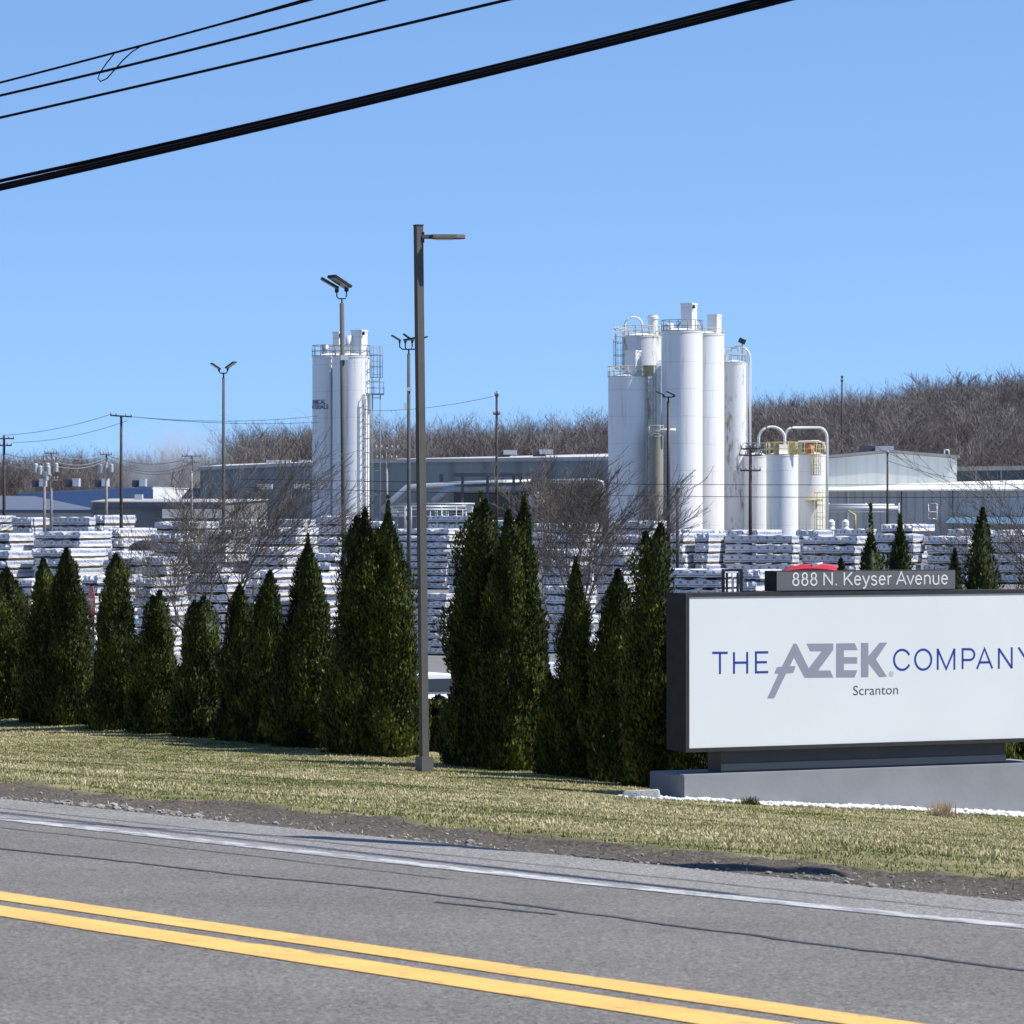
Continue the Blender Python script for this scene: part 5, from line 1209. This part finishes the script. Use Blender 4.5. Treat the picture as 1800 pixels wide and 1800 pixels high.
MB().add(vs, fs, False).build('cab', M_RED, tr)
MB().box((.1, .1, TH - .18), (.17, 2.3, .40), Matrix.Rotation(R(-8), 3, 'Y')).build('roof_stripe', M_WBOX, tr)
MB().box((0, -1.25, TH - 1.5), (1.55, .06, .75)).build('windscreen', mat('dark_glass', (.02, .03, .035), .08), tr)
MB().box((0, -1.6, 1.35), (1.5, .9, 1.0)).build('bonnet', M_RED, tr, bevel=.08)
MB().box((0, -2.06, 1.3), (1.0, .04, .7)).build('grille', M_GALV, tr)
MB().box((0, 0, .75), (1.0, 5.2, .35)).build('chassis', M_DARK, tr)
for sx in (-1, 1):
    for yy in (-1.6, 1.6, 2.5):
        MB().tube([(sx * .85 - .15, yy, .5), (sx * .85 + .15, yy, .5)], .5, 18).build('wheel', mat('tyre_rubber', (.02, .02, .022), .8), tr)
    MB().box((sx * .55, -2.08, 1.0), (.25, .06, .2)).build('headlight', M_LENS, tr)

def car(px, D, pytop, L, label, col, rz, name='parked_car', tall=1.5):
    x, y = XY(px, D); z = float(groundz(x, y)); z = ZP(pytop, D) - tall if pytop else z
    root = thing(name, label, 'car', (x, y, float(groundz(x, y))), rz, 'cars parked behind the arborvitae')
    s = tall / 1.5
    prof = [(-L / 2, .35), (-L / 2, .8), (-L / 2 + .1, .95), (-L * .30, 1.02), (-L * .18, 1.42), (L * .02, 1.5), (L * .26, 1.44), (L * .42, 1.05), (L / 2 - .05, .98), (L / 2, .8), (L / 2, .35)]
    n_ = len(prof); vs = []
    for yy in (-.9, -.8, .8, .9):
        for a, b in prof: vs.append((a * (1 if abs(yy) < .85 else .98), yy * (1 if b < 1.0 else .86), (b if abs(yy) < .85 else b * .98) * s))
    fs = [(i * n_ + k, i * n_ + (k + 1) % n_, (i + 1) * n_ + (k + 1) % n_, (i + 1) * n_ + k) for i in range(3) for k in range(n_)] + [tuple(range(n_ - 1, -1, -1)), tuple(range(3 * n_, 4 * n_))]
    MB().add(vs, fs, False).build('body', mat('car_paint_%d' % int(px), col, .5, spec=.25), root)
    G = mat('car_glass', (.03, .04, .045), .35)
    for sy in (-1, 1):
        MB().add([(-L * .24, sy * .80, 1.06 * s), (L * .36, sy * .80, 1.06 * s), (L * .24, sy * .79, 1.37 * s), (-L * .155, sy * .79, 1.37 * s)] + [(-L * .24, sy * .6, 1.06 * s), (L * .36, sy * .6, 1.06 * s), (L * .24, sy * .6, 1.37 * s), (-L * .155, sy * .6, 1.37 * s)],
                 [(0, 1, 2, 3), (7, 6, 5, 4), (0, 4, 5, 1), (2, 6, 7, 3)]).build('side_window', G, root)
    MB().add([(-L * .295, -.62, 1.06 * s), (-L * .295, .62, 1.06 * s), (-L * .19, .56, 1.40 * s), (-L * .19, -.56, 1.40 * s), (-L * .27, -.62, 1.05 * s), (-L * .27, .62, 1.05 * s), (-L * .17, .56, 1.38 * s), (-L * .17, -.56, 1.38 * s)],
             [(0, 1, 2, 3), (7, 6, 5, 4), (0, 4, 5, 1), (2, 6, 7, 3)]).build('windscreen', G, root)
    for sx in (-.31, .31):
        for sy in (-.8, .8): wheel(root, sx * L, sy, .33, .2)
    for sy in (-.6, .6): MB().box((-L / 2 - .01, sy, .72 * s), (.04, .3, .14)).build('headlight', M_LENS, root)
    return root
car(752, 88, None, 4.5, 'white car roof and window seen in the gap right of the lamp post', (.78, .79, .80), R(205), tall=1.42)
arbor(771, 1226, 62.5, 46, 'low evergreen added to darken the gap right of the square lamp post', 0, 0, seed=71)  # added shrub, put in to make the gap dark
car(985, 92, None, 4.5, 'white parked car glimpsed between the tall clump and the slender arborvitae', (.75, .77, .80), R(205), tall=1.55)
car(1066, 90, None, 4.4, 'silver parked car glimpsed right of the slender arborvitae', (.5, .53, .56), R(205), tall=1.5)

sx_, sy_ = XY(160, 84); szg = float(groundz(sx_, sy_)); k = 84 / FP
ss = thing('stop_sign', 'red stop sign seen almost edge-on between two arborvitae at the left', 'sign', (sx_, sy_, szg), R(-73))
zc = ZP(1062, 84) - szg
MB().box((0, .05, (zc) / 2 - .1), (.03, .04, zc)).build('post', M_DARK, ss)
rO = .38 / math.cos(R(22.5)); oc = [(rO * math.cos(R(22.5 + 45 * k)), rO * math.sin(R(22.5 + 45 * k))) for k in range(8)]
def octo(sc, y0, y1, name, m, par):
    vs = [(a * sc, y0, zc + b * sc) for a, b in oc] + [(a * sc, y1, zc + b * sc) for a, b in oc]
    return MB().add(vs, [(i, (i + 1) % 8, 8 + (i + 1) % 8, 8 + i) for i in range(8)] + [tuple(range(7, -1, -1)), tuple(range(8, 16))]).build(name, m, par)
octo(1.0, -.0, .012, 'sign_border', mat('faded_red', (.30, .06, .05), .6), ss); pl = octo(.93, -.006, -.002, 'sign_face', mat('stop_red', (.50, .05, .04), .5), ss)
text_mesh('lettering', 'STOP', M_WBOX, pl, .25, (-.30, -.010, zc - .125), (R(90), 0, 0), width=.60, extrude=0, bold=.02)

# ------------------------------------------------------------------ BARE TREES
def grow_segments(seed, H, spread=.6, trunk=.12, levels=5, up=.35, clear=.22, dens=1.0):
    r = random.Random(seed); segs = []
    def br(p, d, L, rad, lv):
        n = 4 if lv < levels - 1 else 3
        for k in range(n):
            j = Vector((r.gauss(0, .13), r.gauss(0, .13), r.gauss(0, .06))) + Vector((0, 0, up * .13))
            d = (d + j).normalized(); q = p + d * (L / n); r2 = rad * (1 - .55 / n)
            segs.append((p, q, rad, r2)); p, rad = q, r2
            if lv < levels:
                kids = (1.5 if lv else (3 if k * 1.0 / n >= clear else 0)) if k else (0 if lv == 0 else .8)
                for _ in range(int(kids * dens + r.random())):
                    a = r.uniform(0, 2 * math.pi); sp = r.uniform(.45, 1.0) * spread
                    side = Vector((math.cos(a), math.sin(a), 0)); side = (side - d * side.dot(d))
                    if side.length < .05: continue
                    nd = (d * (1 - .25 * sp) + side.normalized() * sp * 1.15).normalized()
                    br(p, nd, L * r.uniform(.5, .72), rad * r.uniform(.5, .68), lv + 1)
    br(Vector((0, 0, 0)), Vector((0, 0, 1)), H * .62, trunk, 0)
    return segs
def segs_to_mesh(segs, sides=4, minr=.004):
    a = np.array([[*s[0]] for s in segs]); b = np.array([[*s[1]] for s in segs]); r0 = np.maximum(np.array([s[2] for s in segs]), minr); r1 = np.maximum(np.array([s[3] for s in segs]), minr)
    d = b - a; d /= np.linalg.norm(d, axis=1)[:, None] + 1e-9
    ref = np.where(np.abs(d[:, 2:3]) > .9, np.array([[1., 0, 0]]), np.array([[0, 0, 1.]]))
    s = np.cross(d, ref); s /= np.linalg.norm(s, axis=1)[:, None]; t = np.cross(d, s)
    V = []
    for base, rr_ in ((a, r0), (b, r1)):
        for k in range(sides):
            an = 2 * math.pi * k / sides; V.append(base + (s * math.cos(an) + t * math.sin(an)) * rr_[:, None])
    V = np.stack(V, 1); n = len(segs); o = np.arange(n)[:, None] * 2 * sides
    F = np.concatenate([np.stack([o[:, 0] + k, o[:, 0] + (k + 1) % sides, o[:, 0] + sides + (k + 1) % sides, o[:, 0] + sides + k], 1) for k in range(sides)])
    return V.reshape(-1, 3), F
M_TWIG = mat('bare_twigs', (.115, .10, .09), .85, var=.25, vscale=3)
M_TRUNKG = mat('grey_brown_bark', (.17, .145, .125), .9, var=.3, vscale=6)
def bare_tree(px, D, pytop, label, seed, spread, trunk, levels=5, dens=1.0, name='bare_tree', clear=.25, minr=.005, sx=1.0, group=None, up=.35):
    x, y = XY(px, D); zg = float(groundz(x, y)) if D < 300 else float(backz(x, y)); H = ZP(pytop, D) - zg
    segs = grow_segments(seed, H, spread, trunk, levels, dens=dens, clear=clear, up=up)
    top = max(s[1].z for s in segs); f = H / top
    lx = sum(s[1].x for s in segs) / sum(s[1].z for s in segs); segs = [(Vector((s[0].x - lx * s[0].z, s[0].y, s[0].z)), Vector((s[1].x - lx * s[1].z, s[1].y, s[1].z)), s[2], s[3]) for s in segs]
    main = [s for s in segs if s[2] > trunk * .42]; rest = [s for s in segs if s[2] <= trunk * .42]
    root = thing(name, label, 'tree', (x, y, zg), 0, group)
    for nm, ss_, m, sd in (('trunk', main, M_TRUNKG, 7), ('crown', rest, M_TWIG, 4)):
        V, F = segs_to_mesh([(Vector((s[0].x * sx, s[0].y * sx, s[0].z * f)), Vector((s[1].x * sx, s[1].y * sx, s[1].z * f)), s[2], s[3]) for s in ss_], sd, minr)
        npmesh(nm, V, F, m, root, smooth=True)
    print(label, len(segs), 'height', H, 'width', max(abs(s[1].x) for s in segs) * 2)
    return root
bare_tree(404, 92, 742, 'leafless tree with wide spreading twigs at the left, in front of the stacks', 5, .50, .075, sx=1.15, dens=.93, minr=.0045, up=.85)
bare_tree(1015, 92, 772, 'leafless tree with rising twigs in front of the front left silo', 12, .50, .075, sx=.95, up=.85, dens=.9, minr=.005)
bare_tree(1812, 100, 700, 'leafless tree at the right edge behind the sign', 8, .6, .09, levels=4)
for px, top, sd in ((1622, 652, 3), (1668, 655, 4), (1698, 642, 6), (1752, 662, 9), (1785, 648, 10)):
    bare_tree(px, 690, top, {1622: 'leftmost of the lone bare trees on the right skyline', 1668: 'thin lone bare tree second from left on the right skyline', 1698: 'tallest lone bare tree in the middle of the right skyline', 1752: 'lone bare tree on the skyline right of the tallest one', 1785: 'lone bare tree on the skyline at the right edge'}[px], sd, .42, .20, levels=4, clear=.6, dens=.8, minr=.035, group='lone trees on the hill crest')

# the far wood: one mass of bare trees on the hill
def wood():
    rg = np.random.default_rng(77); protos = []
    for sd in range(6):
        segs = grow_segments(200 + sd, 13, .36, .10, 3, dens=1.25, clear=0.0, up=.7)
        a = np.array([[*s[0]] for s in segs]); b = np.array([[*s[1]] for s in segs]); r = np.array([s[2] for s in segs])
        # fine end twigs
        ends = b[r < .05]; m = 190
        pick = rg.integers(0, len(ends), m); p0 = ends[pick]; dv = rg.normal(0, .42, (m, 3)) + np.array([0, 0, 1.0]); p1 = p0 + dv * rg.uniform(.5, 1.3, m)[:, None]
        a = np.concatenate([a, p0]); b = np.concatenate([b, p1]); r = np.concatenate([np.maximum(r * .8, .016), np.full(m, .014)])
        sc = 13 / b[:, 2].max(); a = a * [1, 1, sc]; b = b * [1, 1, sc]
        protos.append((a, b, r))
    Vs, Fs, T = [], [], []; off = 0
    N_ = 2600
    for k in range(N_):
        px = rg.uniform(-330, 2130) if k % 3 else rg.uniform(1150, 2130)
        if px > 1230 or k % 9 == 0: D = rg.uniform(575, 790)
        else: D = rg.uniform(575, 700)
        x, y = XY(px, D); z = float(backz(x, y)) - .3
        a, b, r = protos[k % 6]
        h = rg.uniform(.62, 1.2) * (1.0 if px > 400 else .85)
        if px > 1200: h *= .95
        an = rg.uniform(0, 6.28); c, s = math.cos(an), math.sin(an); M = np.array([[c, -s, 0], [s, c, 0], [0, 0, 1]]) * h
        A = a @ M.T + [x, y, z]; B = b @ M.T + [x, y, z]
        d = B - A; sd = np.cross(d, rg.normal(0, 1, A.shape)); sd /= np.linalg.norm(sd, axis=1)[:, None] + 1e-9; sd *= (r * h)[:, None]
        V = np.stack([A - sd, A + sd, B + sd * .6, B - sd * .6], 1).reshape(-1, 3); n = len(A)
        Vs.append(V); Fs.append(np.arange(n * 4).reshape(-1, 4) + off); off += n * 4
        T.append(np.clip(np.full(n, rg.uniform(.08, .95)) + rg.normal(0, .12, n), 0, 1))
    V = np.concatenate(Vs); F = np.concatenate(Fs); T = np.concatenate(T); print('wood faces', len(F))
    m = tint_mat('wood_bark', [(0, (.10, .086, .08)), (.5, (.175, .152, .14)), (1, (.33, .30, .28))], rough=.9)
    tag(npmesh('woodland', V, F, m, attr=T), 'mass of bare brown winter trees covering the hill behind the works', 'woodland', kind='stuff')
wood()

# ------------------------------------------------------------------ SMOKE
def smoke():
    m = bpy.data.materials.new('smoke_volume'); m.use_nodes = True; n, l = m.node_tree.nodes, m.node_tree.links
    n.remove(n['Principled BSDF']); v = n.new('ShaderNodeVolumePrincipled'); l.new(v.outputs[0], n['Material Output'].inputs['Volume'])
    v.inputs['Color'].default_value = (.93, .96, 1, 1)
    tc = n.new('ShaderNodeTexCoord'); t = n.new('ShaderNodeTexNoise'); t.inputs['Scale'].default_value = 2.2; t.inputs['Detail'].default_value = 4; t.inputs['Roughness'].default_value = .55; l.new(tc.outputs['Object'], t.inputs['Vector'])
    g = n.new('ShaderNodeTexGradient'); g.gradient_type = 'SPHERICAL'; l.new(tc.outputs['Object'], g.inputs['Vector'])
    r = n.new('ShaderNodeMapRange'); r.inputs['From Min'].default_value = .42; r.inputs['From Max'].default_value = .75; l.new(t.outputs['Fac'], r.inputs['Value'])
    q = n.new('ShaderNodeMath'); q.operation = 'MULTIPLY'; l.new(r.outputs[0], q.inputs[0]); l.new(g.outputs['Fac'], q.inputs[1])
    w = n.new('ShaderNodeMath'); w.operation = 'MULTIPLY'; w.inputs[1].default_value = .38; l.new(q.outputs[0], w.inputs[0]); l.new(w.outputs[0], v.inputs['Density'])
    MATS['smoke'] = m
    root = bpy.data.objects.new('smoke', None)
    bm = bmesh.new(); bmesh.ops.create_icosphere(bm, subdivisions=3, radius=1); me = bpy.data.meshes.new('smoke'); bm.to_mesh(me); bm.free(); me.materials.append(m)
    o = bpy.data.objects.new('smoke', me); COL.objects.link(o); c = P(292, 815, 520); o.location = c; o.scale = (9.5, 7, 7.0); o.rotation_euler = (0, R(-20), 0)
    tag(o, 'pale bluish smoke drifting low before the far left trees', 'smoke', kind='stuff')
smoke()
